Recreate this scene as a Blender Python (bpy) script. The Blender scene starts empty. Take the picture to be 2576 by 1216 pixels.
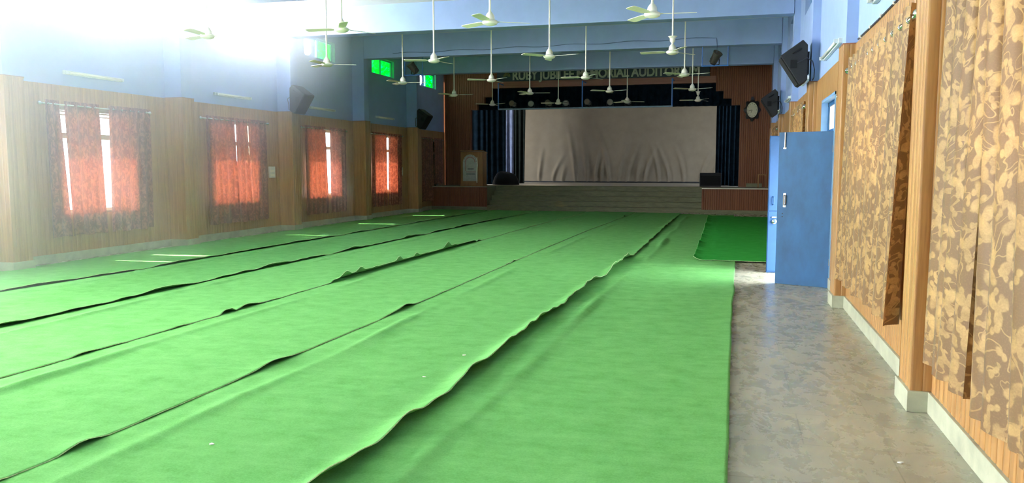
import bpy, math, random
from mathutils import Vector, Matrix, noise as mnoise
sin, cos, pi, rad = math.sin, math.cos, math.pi, math.radians
scene = bpy.context.scene
COL = scene.collection

# ------------------------------------------------------------------ camera, sky, sun, exposure
cam_data = bpy.data.cameras.new('camera')
cam_data.sensor_width = 36.0
cam_data.lens = 2013.2 / 2576 * 36
cam_data.clip_start = 0.05
cam_data.clip_end = 300
cam = bpy.data.objects.new('camera', cam_data)
COL.objects.link(cam)
YAW, PITCH, ROLL = .2654, .0927, -.001
cam.matrix_world = (Matrix.Translation((0, 0, 1.6)) @ Matrix.Rotation(YAW, 4, 'Z')
                    @ Matrix.Rotation(pi / 2 - PITCH, 4, 'X') @ Matrix.Rotation(-ROLL, 4, 'Z'))
scene.camera = cam

SKY = 9.0            # daylight outside
PANE = 84.0          # overexposed frosted high panes
world = bpy.data.worlds.new('sky')
scene.world = world
world.use_nodes = True
bg = world.node_tree.nodes['Background']
bg.inputs[0].default_value = (0.80, 0.91, 1.0, 1)
bg.inputs[1].default_value = SKY

sun_d = bpy.data.lights.new('sun', 'SUN')
sun_d.energy = 22.0
sun_d.angle = rad(0.6)
sun_d.color = (1, .93, .8)
sun = bpy.data.objects.new('sun', sun_d)
COL.objects.link(sun)
sun.location = (-30, -3, 28)
sun.rotation_euler = Vector((1, .1, -.92)).to_track_quat('-Z', 'Y').to_euler()

scene.view_settings.view_transform = 'Standard'
scene.view_settings.look = 'None'
scene.view_settings.gamma = 1
scene.view_settings.use_curve_mapping = False
scene.view_settings.exposure = 1.47
scene.cycles.max_bounces = 10
scene.cycles.diffuse_bounces = 6
scene.cycles.glossy_bounces = 3
scene.cycles.transmission_bounces = 6
scene.cycles.transparent_max_bounces = 12
scene.cycles.sample_clamp_indirect = 6.0
scene.cycles.blur_glossy = 1.0


# ------------------------------------------------------------------ helpers
def lin(r, g, b):
    f = lambda c: (c / 255) / 12.92 if c / 255 <= .04045 else ((c / 255 + .055) / 1.055) ** 2.4
    return (f(r), f(g), f(b), 1)


class MB:
    """collects faces for ONE mesh"""
    def __init__(s):
        s.v, s.f, s.m, s.uv = [], [], [], None

    def face(s, pts, mi=0):
        i = len(s.v)
        s.v += [tuple(p) for p in pts]
        s.f.append(tuple(range(i, i + len(pts))))
        s.m.append(mi)

    def box(s, x0, x1, y0, y1, z0, z1, mi=0):
        i = len(s.v)
        s.v += [(x, y, z) for z in (z0, z1) for y in (y0, y1) for x in (x0, x1)]
        for q in ((0, 2, 3, 1), (4, 5, 7, 6), (0, 1, 5, 4), (2, 6, 7, 3), (0, 4, 6, 2), (1, 3, 7, 5)):
            s.f.append(tuple(i + k for k in q))
            s.m.append(mi)
        return s

    def hexa(s, a, b, mi=0):
        """two quads a (4 pts) and b (4 pts) joined"""
        i = len(s.v)
        s.v += [tuple(p) for p in a] + [tuple(p) for p in b]
        for q in ((3, 2, 1, 0), (4, 5, 6, 7), (0, 1, 5, 4), (1, 2, 6, 5), (2, 3, 7, 6), (3, 0, 4, 7)):
            s.f.append(tuple(i + k for k in q))
            s.m.append(mi)
        return s

    def prism(s, poly, d, mi=0):
        """poly: list of 3d points, extruded by vector d"""
        n = len(poly)
        i = len(s.v)
        d = Vector(d)
        s.v += [tuple(p) for p in poly] + [tuple(Vector(p) + d) for p in poly]
        s.f.append(tuple(i + k for k in reversed(range(n))))
        s.f.append(tuple(i + n + k for k in range(n)))
        s.m += [mi, mi]
        for k in range(n):
            s.f.append((i + k, i + (k + 1) % n, i + n + (k + 1) % n, i + n + k))
            s.m.append(mi)
        return s

    def tube(s, pts, r, n=8, mi=0, cap=True):
        pts = [Vector(p) for p in pts]
        rr = r if isinstance(r, (list, tuple)) else [r] * len(pts)
        i = len(s.v)
        up = None
        for k, p in enumerate(pts):
            t = (pts[min(k + 1, len(pts) - 1)] - pts[max(k - 1, 0)]).normalized()
            if up is None:
                up = Vector((0, 0, 1)) if abs(t.z) < .9 else Vector((1, 0, 0))
            a = t.cross(up).normalized()
            b = a.cross(t).normalized()
            up = b
            for j in range(n):
                q = 2 * pi * j / n
                s.v.append(tuple(p + (a * cos(q) + b * sin(q)) * rr[k]))
        for k in range(len(pts) - 1):
            for j in range(n):
                s.f.append((i + k * n + j, i + k * n + (j + 1) % n, i + (k + 1) * n + (j + 1) % n, i + (k + 1) * n + j))
                s.m.append(mi)
        if cap:
            s.f.append(tuple(i + j for j in reversed(range(n))))
            s.f.append(tuple(i + (len(pts) - 1) * n + j for j in range(n)))
            s.m += [mi, mi]
        return s

    def lathe(s, prof, c=(0, 0, 0), axis='z', n=20, sx=1, sy=1, mi=0):
        """prof: [(r, h)...] about an axis through c"""
        i = len(s.v)
        for r, h in prof:
            for j in range(n):
                q = 2 * pi * j / n
                a, b = r * cos(q) * sx, r * sin(q) * sy
                p = {'z': (a, b, h), 'y': (a, h, b), 'x': (h, a, b)}[axis]
                s.v.append((c[0] + p[0], c[1] + p[1], c[2] + p[2]))
        for k in range(len(prof) - 1):
            for j in range(n):
                q = (i + k * n + j, i + k * n + (j + 1) % n, i + (k + 1) * n + (j + 1) % n, i + (k + 1) * n + j)
                s.f.append(q if axis != 'y' else tuple(reversed(q)))
                s.m.append(mi)
        s.f.append(tuple(i + j for j in (reversed(range(n)) if axis != 'y' else range(n))))
        e = i + (len(prof) - 1) * n
        s.f.append(tuple(e + j for j in (range(n) if axis != 'y' else reversed(range(n)))))
        s.m += [mi, mi]
        return s

    def sphere(s, c, r, n=12, m=8, mi=0):
        prof = [(max(1e-4, r * sin(pi * k / m)), -r * cos(pi * k / m)) for k in range(m + 1)]
        return s.lathe(prof, c, 'z', n, mi=mi)

    def grid(s, P, nu, nv, uvf=None, mi=0):
        """P(i,j) -> point"""
        k0 = len(s.v)
        for j in range(nv + 1):
            for i in range(nu + 1):
                s.v.append(tuple(P(i, j)))
        if uvf:
            if s.uv is None:
                s.uv = {}
            for j in range(nv + 1):
                for i in range(nu + 1):
                    s.uv[k0 + j * (nu + 1) + i] = uvf(i, j)
        w = nu + 1
        for j in range(nv):
            for i in range(nu):
                a = k0 + j * w + i
                s.f.append((a, a + 1, a + w + 1, a + w))
                s.m.append(mi)
        return s

    def build(s, name, mat, parent=None, smooth=False, bevel=0.0, loc=None):
        me = bpy.data.meshes.new(name)
        me.from_pydata(s.v, [], s.f)
        mats = mat if isinstance(mat, (list, tuple)) else [mat]
        for m_ in mats:
            me.materials.append(m_)
        me.polygons.foreach_set('material_index', s.m)
        if s.uv:
            ul = me.uv_layers.new(name='UVMap')
            for lp in me.loops:
                ul.data[lp.index].uv = s.uv.get(lp.vertex_index, (0, 0))
        if smooth:
            me.polygons.foreach_set('use_smooth', [True] * len(me.polygons))
        me.update()
        o = bpy.data.objects.new(name, me)
        COL.objects.link(o)
        if parent is not None:
            o.parent = parent
            o.matrix_parent_inverse = Matrix.Translation(parent_loc(parent)).inverted()
        if bevel:
            b = o.modifiers.new('bevel', 'BEVEL')
            b.width = bevel
            b.segments = 2
            b.limit_method = 'ANGLE'
        if smooth == 'auto':
            me.set_sharp_from_angle(angle=rad(38))
        return o


def parent_loc(p):
    l = Vector(p.location)
    while p.parent:
        p = p.parent
        l = l + Vector(p.location) if p.type == 'EMPTY' else Vector(p.location)
    return l


def tag(o, label, cat, group=None):
    o['label'] = label
    o['category'] = cat
    if group:
        o['group'] = group
    return o


def thing(name, label, cat, loc=(0, 0, 0), group=None):
    o = bpy.data.objects.new(name, None)
    o.empty_display_size = .1
    o.location = loc
    COL.objects.link(o)
    return tag(o, label, cat, group)


def struct(o):
    o['kind'] = 'structure'
    return o


def sroot(name, loc=(0, 0, 0)):
    o = bpy.data.objects.new(name, None)
    o.empty_display_size = .1
    o.location = loc
    COL.objects.link(o)
    return struct(o)


# ------------------------------------------------------------------ materials
def newmat(name):
    m = bpy.data.materials.new(name)
    m.use_nodes = True
    nt = m.node_tree
    for n in list(nt.nodes):
        nt.nodes.remove(n)
    out = nt.nodes.new('ShaderNodeOutputMaterial')
    return m, nt, out


def N(nt, t, **kw):
    n = nt.nodes.new(t)
    for k, v in kw.items():
        if k.startswith('i_'):
            key = k[2:]
            key = int(key) if key.isdigit() else key.replace('_', ' ')
            n.inputs[key].default_value = v
        else:
            setattr(n, k, v)
    return n


def ramp(nt, stops, interp='LINEAR'):
    r = nt.nodes.new('ShaderNodeValToRGB')
    r.color_ramp.interpolation = interp
    els = r.color_ramp.elements
    while len(els) > 1:
        els.remove(els[-1])
    els[0].position, els[0].color = stops[0]
    for p, c in stops[1:]:
        e = els.new(p)
        e.color = c
    return r


def simple(name, c, rough=.5, metal=0, var=.06, scale=6, bump=0, spec=.5, stretch=(1, 1, 1)):
    """painted / plastic / metal surface with a little mottling"""
    m, nt, out = newmat(name)
    b = N(nt, 'ShaderNodeBsdfPrincipled', i_Roughness=rough, i_Metallic=metal)
    b.inputs['Specular IOR Level'].default_value = spec
    tc = N(nt, 'ShaderNodeTexCoord')
    mp = N(nt, 'ShaderNodeMapping')
    mp.inputs['Scale'].default_value = stretch
    no = N(nt, 'ShaderNodeTexNoise', i_Scale=scale, i_Detail=5.0, i_Roughness=.6)
    nt.links.new(tc.outputs['Object'], mp.inputs[0])
    nt.links.new(mp.outputs[0], no.inputs['Vector'])
    k0 = [max(0, x * (1 - var * 2)) for x in c[:3]] + [1]
    k1 = [min(1, x * (1 + var * 2)) for x in c[:3]] + [1]
    r = ramp(nt, [(.25, k0), (.75, k1)])
    nt.links.new(no.outputs[0], r.inputs[0])
    nt.links.new(r.outputs[0], b.inputs['Base Color'])
    if bump:
        bu = N(nt, 'ShaderNodeBump', i_Strength=bump, i_Distance=.01)
        nt.links.new(no.outputs[0], bu.inputs['Height'])
        nt.links.new(bu.outputs[0], b.inputs['Normal'])
    nt.links.new(b.outputs[0], out.inputs[0])
    return m


def glow(name, c, s):
    m, nt, out = newmat(name)
    e = N(nt, 'ShaderNodeEmission', i_Strength=s)
    e.inputs[0].default_value = c
    nt.links.new(e.outputs[0], out.inputs[0])
    return m


def wood(name, c0, c1, c2, rough=.32, grain=(1, 1, .06), scale=14, coat=0.0, spec=.5):
    m, nt, out = newmat(name)
    b = N(nt, 'ShaderNodeBsdfPrincipled', i_Roughness=rough)
    tc = N(nt, 'ShaderNodeTexCoord')
    mp = N(nt, 'ShaderNodeMapping')
    mp.inputs['Scale'].default_value = grain
    no = N(nt, 'ShaderNodeTexNoise', i_Scale=scale, i_Detail=8.0, i_Roughness=.62, i_Distortion=.5)
    no2 = N(nt, 'ShaderNodeTexNoise', i_Scale=scale * 5, i_Detail=4.0, i_Roughness=.6)
    nt.links.new(tc.outputs['Object'], mp.inputs[0])
    nt.links.new(mp.outputs[0], no.inputs['Vector'])
    nt.links.new(mp.outputs[0], no2.inputs['Vector'])
    mx = N(nt, 'ShaderNodeMath', operation='MULTIPLY_ADD')
    mx.inputs[1].default_value = .35
    nt.links.new(no2.outputs[0], mx.inputs[0])
    m2 = N(nt, 'ShaderNodeMath', operation='MULTIPLY')
    m2.inputs[1].default_value = .68
    nt.links.new(no.outputs[0], m2.inputs[0])
    nt.links.new(m2.outputs[0], mx.inputs[2])
    r = ramp(nt, [(.30, c0), (.5, c1), (.68, c2)])
    nt.links.new(mx.outputs[0], r.inputs[0])
    nt.links.new(r.outputs[0], b.inputs['Base Color'])
    b.inputs['Coat Weight'].default_value = coat
    b.inputs['Specular IOR Level'].default_value = spec
    b.inputs['Coat Roughness'].default_value = .40 if coat > .45 else .12
    nt.links.new(b.outputs[0], out.inputs[0])
    return m


def carpet_mat(name, c0, c1):
    m, nt, out = newmat(name)
    b = N(nt, 'ShaderNodeBsdfPrincipled', i_Roughness=.95)
    b.inputs['Specular IOR Level'].default_value = .03
    tc = N(nt, 'ShaderNodeTexCoord')
    fine = N(nt, 'ShaderNodeTexNoise', i_Scale=85.0, i_Detail=5.0, i_Roughness=.75)
    mid = N(nt, 'ShaderNodeTexNoise', i_Scale=5.0, i_Detail=6.0, i_Roughness=.65)
    mp = N(nt, 'ShaderNodeMapping')
    mp.inputs['Scale'].default_value = (.6, 5, 1)
    st = N(nt, 'ShaderNodeTexNoise', i_Scale=3.0, i_Detail=6.0, i_Roughness=.6)
    nt.links.new(tc.outputs['Object'], fine.inputs['Vector'])
    nt.links.new(tc.outputs['Object'], mid.inputs['Vector'])
    nt.links.new(tc.outputs['Object'], mp.inputs[0])
    nt.links.new(mp.outputs[0], st.inputs['Vector'])
    a = N(nt, 'ShaderNodeMath', operation='MULTIPLY_ADD')
    a.inputs[1].default_value = .50
    nt.links.new(fine.outputs[0], a.inputs[0])
    a2 = N(nt, 'ShaderNodeMath', operation='MULTIPLY_ADD')
    a2.inputs[1].default_value = .45
    nt.links.new(mid.outputs[0], a2.inputs[0])
    a3 = N(nt, 'ShaderNodeMath', operation='MULTIPLY')
    a3.inputs[1].default_value = .20
    nt.links.new(st.outputs[0], a3.inputs[0])
    nt.links.new(a3.outputs[0], a2.inputs[2])
    nt.links.new(a2.outputs[0], a.inputs[2])
    r = ramp(nt, [(.42, c0), (.74, c1)])
    nt.links.new(a.outputs[0], r.inputs[0])
    nt.links.new(r.outputs[0], b.inputs['Base Color'])
    bu = N(nt, 'ShaderNodeBump', i_Strength=.35, i_Distance=.006)
    nt.links.new(fine.outputs[0], bu.inputs['Height'])
    nt.links.new(bu.outputs[0], b.inputs['Normal'])
    nt.links.new(b.outputs[0], out.inputs[0])
    return m


def damask_mat(name, dark, light, trans=.35, back=None):
    """two-tone leafy damask cloth, UV in metres; lets some daylight through"""
    m, nt, out = newmat(name)
    L = nt.links.new
    tc = N(nt, 'ShaderNodeTexCoord')
    wob = N(nt, 'ShaderNodeTexNoise', i_Scale=7.0, i_Detail=2.0)
    L(tc.outputs['UV'], wob.inputs['Vector'])
    add = N(nt, 'ShaderNodeMixRGB', blend_type='ADD', i_Fac=.05)
    L(tc.outputs['UV'], add.inputs[1])
    L(wob.outputs['Color'], add.inputs[2])
    masks = []
    for sc_, rnd, base, amp, lob, off in ((6.0, .85, .27, .30, 3.0, 0.0), (11.5, 1.0, .22, .24, 2.0, 3.7)):
        mp = N(nt, 'ShaderNodeMapping')
        mp.inputs['Location'].default_value = (off, off * .6, 0)
        mp.inputs['Scale'].default_value = (sc_, sc_ * .8, 1)
        L(add.outputs[0], mp.inputs[0])
        vo = N(nt, 'ShaderNodeTexVoronoi', voronoi_dimensions='2D', i_Randomness=rnd, i_Scale=1.0)
        L(mp.outputs[0], vo.inputs['Vector'])
        sub = N(nt, 'ShaderNodeVectorMath', operation='SUBTRACT')
        L(mp.outputs[0], sub.inputs[0])
        L(vo.outputs['Position'], sub.inputs[1])
        sp = N(nt, 'ShaderNodeSeparateXYZ')
        L(sub.outputs[0], sp.inputs[0])
        at = N(nt, 'ShaderNodeMath', operation='ARCTAN2')
        L(sp.outputs[1], at.inputs[0])
        L(sp.outputs[0], at.inputs[1])
        spc = N(nt, 'ShaderNodeSeparateXYZ')
        L(vo.outputs['Color'], spc.inputs[0])
        ph = N(nt, 'ShaderNodeMath', operation='MULTIPLY_ADD')
        ph.inputs[1].default_value = 6.28
        L(spc.outputs[0], ph.inputs[0])
        ml = N(nt, 'ShaderNodeMath', operation='MULTIPLY')
        ml.inputs[1].default_value = lob
        L(at.outputs[0], ml.inputs[0])
        L(ml.outputs[0], ph.inputs[2])
        cs = N(nt, 'ShaderNodeMath', operation='COSINE')
        L(ph.outputs[0], cs.inputs[0])
        rr = N(nt, 'ShaderNodeMath', operation='MULTIPLY_ADD')
        rr.inputs[1].default_value = amp * .5
        rr.inputs[2].default_value = base
        L(cs.outputs[0], rr.inputs[0])
        df = N(nt, 'ShaderNodeMath', operation='SUBTRACT')
        L(rr.outputs[0], df.inputs[0])
        L(vo.outputs['Distance'], df.inputs[1])
        sm = N(nt, 'ShaderNodeMapRange', interpolation_type='SMOOTHSTEP')
        sm.inputs[1].default_value = -.05
        sm.inputs[2].default_value = .06
        L(df.outputs[0], sm.inputs[0])
        masks.append(sm)
    # curling stems
    mp = N(nt, 'ShaderNodeMapping')
    mp.inputs['Scale'].default_value = (2.6, 2.2, 1)
    L(add.outputs[0], mp.inputs[0])
    nz = N(nt, 'ShaderNodeTexNoise', i_Scale=1.6, i_Detail=1.5, i_Distortion=2.2)
    L(mp.outputs[0], nz.inputs['Vector'])
    s1 = N(nt, 'ShaderNodeMath', operation='MULTIPLY')
    s1.inputs[1].default_value = 30
    L(nz.outputs[0], s1.inputs[0])
    s2 = N(nt, 'ShaderNodeMath', operation='SINE')
    L(s1.outputs[0], s2.inputs[0])
    st = N(nt, 'ShaderNodeMapRange', interpolation_type='SMOOTHSTEP')
    st.inputs[1].default_value = .80
    st.inputs[2].default_value = .92
    st.inputs[4].default_value = .8
    L(s2.outputs[0], st.inputs[0])
    mx1 = N(nt, 'ShaderNodeMath', operation='MAXIMUM')
    L(masks[0].outputs[0], mx1.inputs[0])
    L(masks[1].outputs[0], mx1.inputs[1])
    mx2 = N(nt, 'ShaderNodeMath', operation='MAXIMUM')
    L(mx1.outputs[0], mx2.inputs[0])
    L(st.outputs[0], mx2.inputs[1])
    wv = N(nt, 'ShaderNodeTexNoise', i_Scale=120.0, i_Detail=2.0)
    L(tc.outputs['UV'], wv.inputs['Vector'])
    ww = N(nt, 'ShaderNodeMath', operation='MULTIPLY_ADD')
    ww.inputs[1].default_value = .5
    ww.inputs[2].default_value = -.25
    L(wv.outputs[0], ww.inputs[0])
    mo = N(nt, 'ShaderNodeTexNoise', i_Scale=9.0, i_Detail=5.0, i_Roughness=.7)
    L(tc.outputs['UV'], mo.inputs['Vector'])
    mr = N(nt, 'ShaderNodeMapRange')
    mr.inputs[1].default_value = .35
    mr.inputs[2].default_value = .65
    mr.inputs[3].default_value = .35
    mr.inputs[4].default_value = .9
    L(mo.outputs[0], mr.inputs[0])
    mm = N(nt, 'ShaderNodeMath', operation='MULTIPLY')
    L(mx2.outputs[0], mm.inputs[0])
    L(mr.outputs[0], mm.inputs[1])
    sm_ = N(nt, 'ShaderNodeMath', operation='ADD', use_clamp=True)
    L(mm.outputs[0], sm_.inputs[0])
    L(ww.outputs[0], sm_.inputs[1])
    mc = N(nt, 'ShaderNodeMixRGB', blend_type='MIX')
    mc.inputs[1].default_value = dark
    mc.inputs[2].default_value = light
    L(sm_.outputs[0], mc.inputs[0])
    pb = N(nt, 'ShaderNodeBsdfPrincipled', i_Roughness=.6)
    pb.inputs['Sheen Weight'].default_value = .2
    L(mc.outputs[0], pb.inputs['Base Color'])
    tr = N(nt, 'ShaderNodeBsdfTranslucent')
    tm = N(nt, 'ShaderNodeMixRGB', blend_type='MULTIPLY', i_Fac=1.0)
    tm.inputs[2].default_value = back or (1.0, .42, .26, 1)
    L(mc.outputs[0], tm.inputs[1])
    L(tm.outputs[0], tr.inputs[0])
    mix = N(nt, 'ShaderNodeMixShader', i_Fac=trans)
    L(pb.outputs[0], mix.inputs[1])
    L(tr.outputs[0], mix.inputs[2])
    L(mix.outputs[0], out.inputs[0])
    return m


def stone_mat(name):
    m, nt, out = newmat(name)
    L = nt.links.new
    b = N(nt, 'ShaderNodeBsdfPrincipled')
    b.inputs['Specular IOR Level'].default_value = .5
    tc = N(nt, 'ShaderNodeTexCoord')
    mp = N(nt, 'ShaderNodeMapping')
    mp.inputs['Scale'].default_value = (1.1, .7, 1)
    mp.inputs['Rotation'].default_value = (0, 0, .35)
    n1 = N(nt, 'ShaderNodeTexNoise', i_Scale=6.0, i_Detail=10.0, i_Roughness=.7, i_Distortion=.45)
    n2 = N(nt, 'ShaderNodeTexNoise', i_Scale=1.1, i_Detail=3.0)
    L(tc.outputs['Object'], mp.inputs[0])
    L(mp.outputs[0], n1.inputs['Vector'])
    L(tc.outputs['Object'], n2.inputs['Vector'])
    r1 = ramp(nt, [(.22, lin(146, 142, 123)), (.45, lin(159, 154, 134)), (.62, lin(166, 160, 140)), (.85, lin(180, 173, 152))])
    L(n1.outputs[0], r1.inputs[0])
    r2 = ramp(nt, [(.35, (.92, .94, .95, 1)), (.65, (1.18, 1.16, 1.12, 1))])
    L(n2.outputs[0], r2.inputs[0])
    mx = N(nt, 'ShaderNodeMixRGB', blend_type='MULTIPLY', i_Fac=1.0)
    L(r1.outputs[0], mx.inputs[1])
    L(r2.outputs[0], mx.inputs[2])
    # slab joints
    bk = N(nt, 'ShaderNodeTexBrick', offset=.5, i_Scale=1.0)
    bk.inputs['Color1'].default_value = (1, 1, 1, 1)
    bk.inputs['Color2'].default_value = (.93, .94, .95, 1)
    bk.inputs['Mortar'].default_value = (.55, .53, .5, 1)
    bk.inputs['Mortar Size'].default_value = .004
    bk.inputs['Brick Width'].default_value = .9
    bk.inputs['Row Height'].default_value = .6
    L(tc.outputs['Object'], bk.inputs['Vector'])
    m3 = N(nt, 'ShaderNodeMixRGB', blend_type='MULTIPLY', i_Fac=.7)
    L(mx.outputs[0], m3.inputs[1])
    L(bk.outputs[0], m3.inputs[2])
    L(m3.outputs[0], b.inputs['Base Color'])
    rr = ramp(nt, [(.3, (.16, .16, .16, 1)), (.7, (.4, .4, .4, 1))])
    L(n1.outputs[0], rr.inputs[0])
    L(rr.outputs[0], b.inputs['Roughness'])
    bu = N(nt, 'ShaderNodeBump', i_Strength=.08, i_Distance=.01)
    L(n1.outputs[0], bu.inputs['Height'])
    L(bu.outputs[0], b.inputs['Normal'])
    L(b.outputs[0], out.inputs[0])
    return m


def glass_mat(name, tint):
    m, nt, out = newmat(name)
    t = N(nt, 'ShaderNodeBsdfTransparent')
    t.inputs[0].default_value = tint
    g = N(nt, 'ShaderNodeBsdfGlossy', i_Roughness=.05)
    mx = N(nt, 'ShaderNodeMixShader', i_Fac=.06)
    nt.links.new(t.outputs[0], mx.inputs[1])
    nt.links.new(g.outputs[0], mx.inputs[2])
    nt.links.new(mx.outputs[0], out.inputs[0])
    return m


def green_pane_mat(name, s):
    m, nt, out = newmat(name)
    L = nt.links.new
    tc = N(nt, 'ShaderNodeTexCoord')
    mp = N(nt, 'ShaderNodeMapping')
    mp.inputs['Scale'].default_value = (1, 5, 12)
    no = N(nt, 'ShaderNodeTexNoise', i_Scale=1.0, i_Detail=5.0, i_Roughness=.7)
    L(tc.outputs['Object'], mp.inputs[0])
    L(mp.outputs[0], no.inputs['Vector'])
    r = ramp(nt, [(.40, (0.0, .12, .001, 1)), (.52, (0.0, .19, .002, 1)), (.66, (0.0, .18, .07, 1))])
    L(no.outputs[0], r.inputs[0])
    e = N(nt, 'ShaderNodeEmission', i_Strength=s)
    L(r.outputs[0], e.inputs[0])
    L(e.outputs[0], out.inputs[0])
    return m


M = {}
M['plaster'] = simple('blue_plaster', (.30, .405, .655, 1), .6, var=.03, scale=3, bump=.05)
M['ceiling'] = simple('cream_ceiling', (.70, .68, .62, 1), .8, var=.02, scale=2)
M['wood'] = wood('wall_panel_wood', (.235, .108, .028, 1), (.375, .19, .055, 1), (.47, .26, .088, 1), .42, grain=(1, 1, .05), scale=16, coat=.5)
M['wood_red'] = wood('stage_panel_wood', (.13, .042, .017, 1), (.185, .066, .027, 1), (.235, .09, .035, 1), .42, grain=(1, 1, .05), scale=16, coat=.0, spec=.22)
M['wood_strip'] = wood('red_brown_trim', (.20, .075, .04, 1), (.27, .11, .06, 1), (.33, .14, .08, 1), .5, grain=(.06, 1, 1))
M['skirt'] = simple('grey_green_stone_skirting', lin(168, 170, 146), .45, var=.14, scale=5)
M['stone'] = stone_mat('polished_grey_stone')
M['step_stone'] = simple('grey_step_stone', lin(112, 111, 78), .6, var=.15, scale=4, stretch=(1, 4, 4))
M['carpet'] = carpet_mat('green_carpet', (.095, .295, .072, 1), (.185, .44, .142, 1))
M['carpet_dark'] = carpet_mat('deep_green_carpet', (.022, .24, .030, 1), (.046, .34, .058, 1))
M['backing'] = simple('pale_lit_cut_edge', lin(186, 205, 150), .9, var=.2, scale=40)  # cut edge made paler to draw the lit line along each seam
M['white'] = simple('white_enamel', lin(238, 232, 214), .35, var=.02)
M['cream'] = simple('cream_plastic', lin(226, 220, 200), .4, var=.04)
M['blade'] = simple('cream_fan_blade', lin(226, 226, 196), .4, var=.04)
M['black'] = simple('black_cabinet_paint', (.007, .0075, .009, 1), .7, var=.2, scale=60)
M['black_soft'] = simple('black_foam', (.006, .0065, .0075, 1), 1.0, var=.2, scale=60)
M['chrome'] = simple('worn_chrome', (.75, .74, .70, 1), .18, metal=1, var=.05)
M['brass'] = simple('dull_brass', (.55, .42, .22, 1), .3, metal=1, var=.1)
M['pipe'] = simple('blue_painted_pipe', lin(70, 120, 190), .4, var=.1)
M['pipe_grey'] = simple('silver_blue_pipe', lin(140, 160, 180), .35, var=.1)
M['navy'] = simple('navy_velvet', (.0045, .010, .016, 1), 1.0, var=.25, scale=5, spec=.02)
M['blue_leg'] = simple('blue_curtain_cloth', (.16, .18, .27, 1), .9, var=.15, scale=5, spec=.03)
M['dark_leg'] = simple('charcoal_curtain_cloth', (.012, .015, .013, 1), .9, var=.2, scale=5, spec=.03)
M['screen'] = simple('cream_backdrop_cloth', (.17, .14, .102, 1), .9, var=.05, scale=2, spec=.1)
M['door_dark'] = simple('deep_blue_door_paint', (.007, .082, .215, 1), .55, var=.13, scale=5, bump=.5, stretch=(1, 1, .5))
M['door_daylit'] = simple('daylight_toned_door_paint', (.013, .068, .185, 1), .6, var=.08, scale=5)  # same door paint, toned down against the daylight on this leaf
M['frame_blue'] = simple('blue_frame_paint', (.20, .38, .62, 1), .4, var=.05)
M['trans_pane'] = glow('frosted_transom_glass', (1.0, .86, .58, 1), .95)
M['lectern'] = wood('lectern_wood', (.17, .075, .018, 1), (.26, .125, .032, 1), (.34, .17, .05, 1), .35, grain=(1, 1, .08), scale=12)
M['plaque'] = simple('grey_white_plaque', lin(186, 184, 170), .5, var=.08, scale=12)
M['plaque_red'] = simple('faded_red_print', lin(170, 130, 120), .6, var=.1, scale=20)
M['plaque_dark'] = simple('dark_print', lin(90, 90, 84), .6, var=.1, scale=20)
M['sign'] = simple('dark_teal_signboard', (.020, .045, .055, 1), .5, var=.15, scale=3)
M['letter'] = simple('pale_green_letters', (.42, .48, .34, 1), .5, var=.08, scale=10)
M['olive'] = simple('olive_emblem', (.16, .15, .05, 1), .6, var=.3, scale=20)
M['clock_frame'] = simple('dark_carved_clock_frame', (.018, .014, .012, 1), .4, var=.3, scale=30)
M['clock_face'] = simple('cream_dial', lin(205, 198, 165), .6, var=.04)
M['cable'] = simple('black_cable', (.02, .022, .03, 1), .5)
M['cable_blue'] = simple('dark_blue_cable', (.06, .11, .19, 1), .5)
M['tube'] = simple('unlit_white_tube', lin(240, 238, 225), .2, var=.01)
M['batten'] = simple('grey_white_batten', lin(205, 212, 212), .5, var=.04)
M['spot'] = simple('dark_lamp_housing', (.05, .045, .035, 1), .45, var=.2, scale=30)
M['lens'] = simple('brownish_lamp_lens', (.13, .095, .065, 1), .3, var=.15)
M['pane'] = glow('overexposed_frosted_pane', (.93, .97, 1.0, 1), PANE)
M['low_fill'] = glow('added_low_fill_pane', (.96, .98, 1.0, 1), 85.0)  # added glow in an unseen near-left window, brightens the right wall
M['dim_pane'] = glow('dimmed_frosted_pane', (.93, .97, 1.0, 1), 6.0)  # dimmed copy of the pane glow for windows out of view
M['hole'] = glow('daylight_through_fan_hole', (1.0, .98, .93, 1), 9)
M['green'] = green_pane_mat('green_glass_pane', 4.5)
M['dull_pane'] = simple('dull_grey_pane', lin(104, 128, 150), .3, var=.08)
M['glass'] = glass_mat('clear_window_glass', (.9, .95, .95, 1))
M['glass_green'] = glass_mat('dark_green_window_glass', (.004, .03, .008, 1))
M['win_frame'] = simple('pale_window_frame', lin(150, 140, 120), .5, var=.08)
M['ground'] = simple('pale_yard_concrete', lin(170, 165, 150), .9, var=.08, scale=2)
M['curtain_right'] = damask_mat('brown_gold_damask', lin(112, 80, 38), lin(184, 147, 88), .14, (1.0, .60, .34, 1))
M['curtain_left'] = damask_mat('red_brown_damask', lin(122, 72, 56), lin(176, 116, 90), .16, (.90, .47, .37, 1))
M['stage_floor'] = wood('stage_boards', (.20, .17, .13, 1), (.30, .26, .20, 1), (.38, .33, .26, 1), .4, grain=(.1, 1, 1))
M['switch'] = simple('grey_switch_plate', lin(214, 214, 206), .4, var=.03)
M['litter'] = simple('scrap_paper', lin(232, 228, 215), .8, var=.03)

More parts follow.
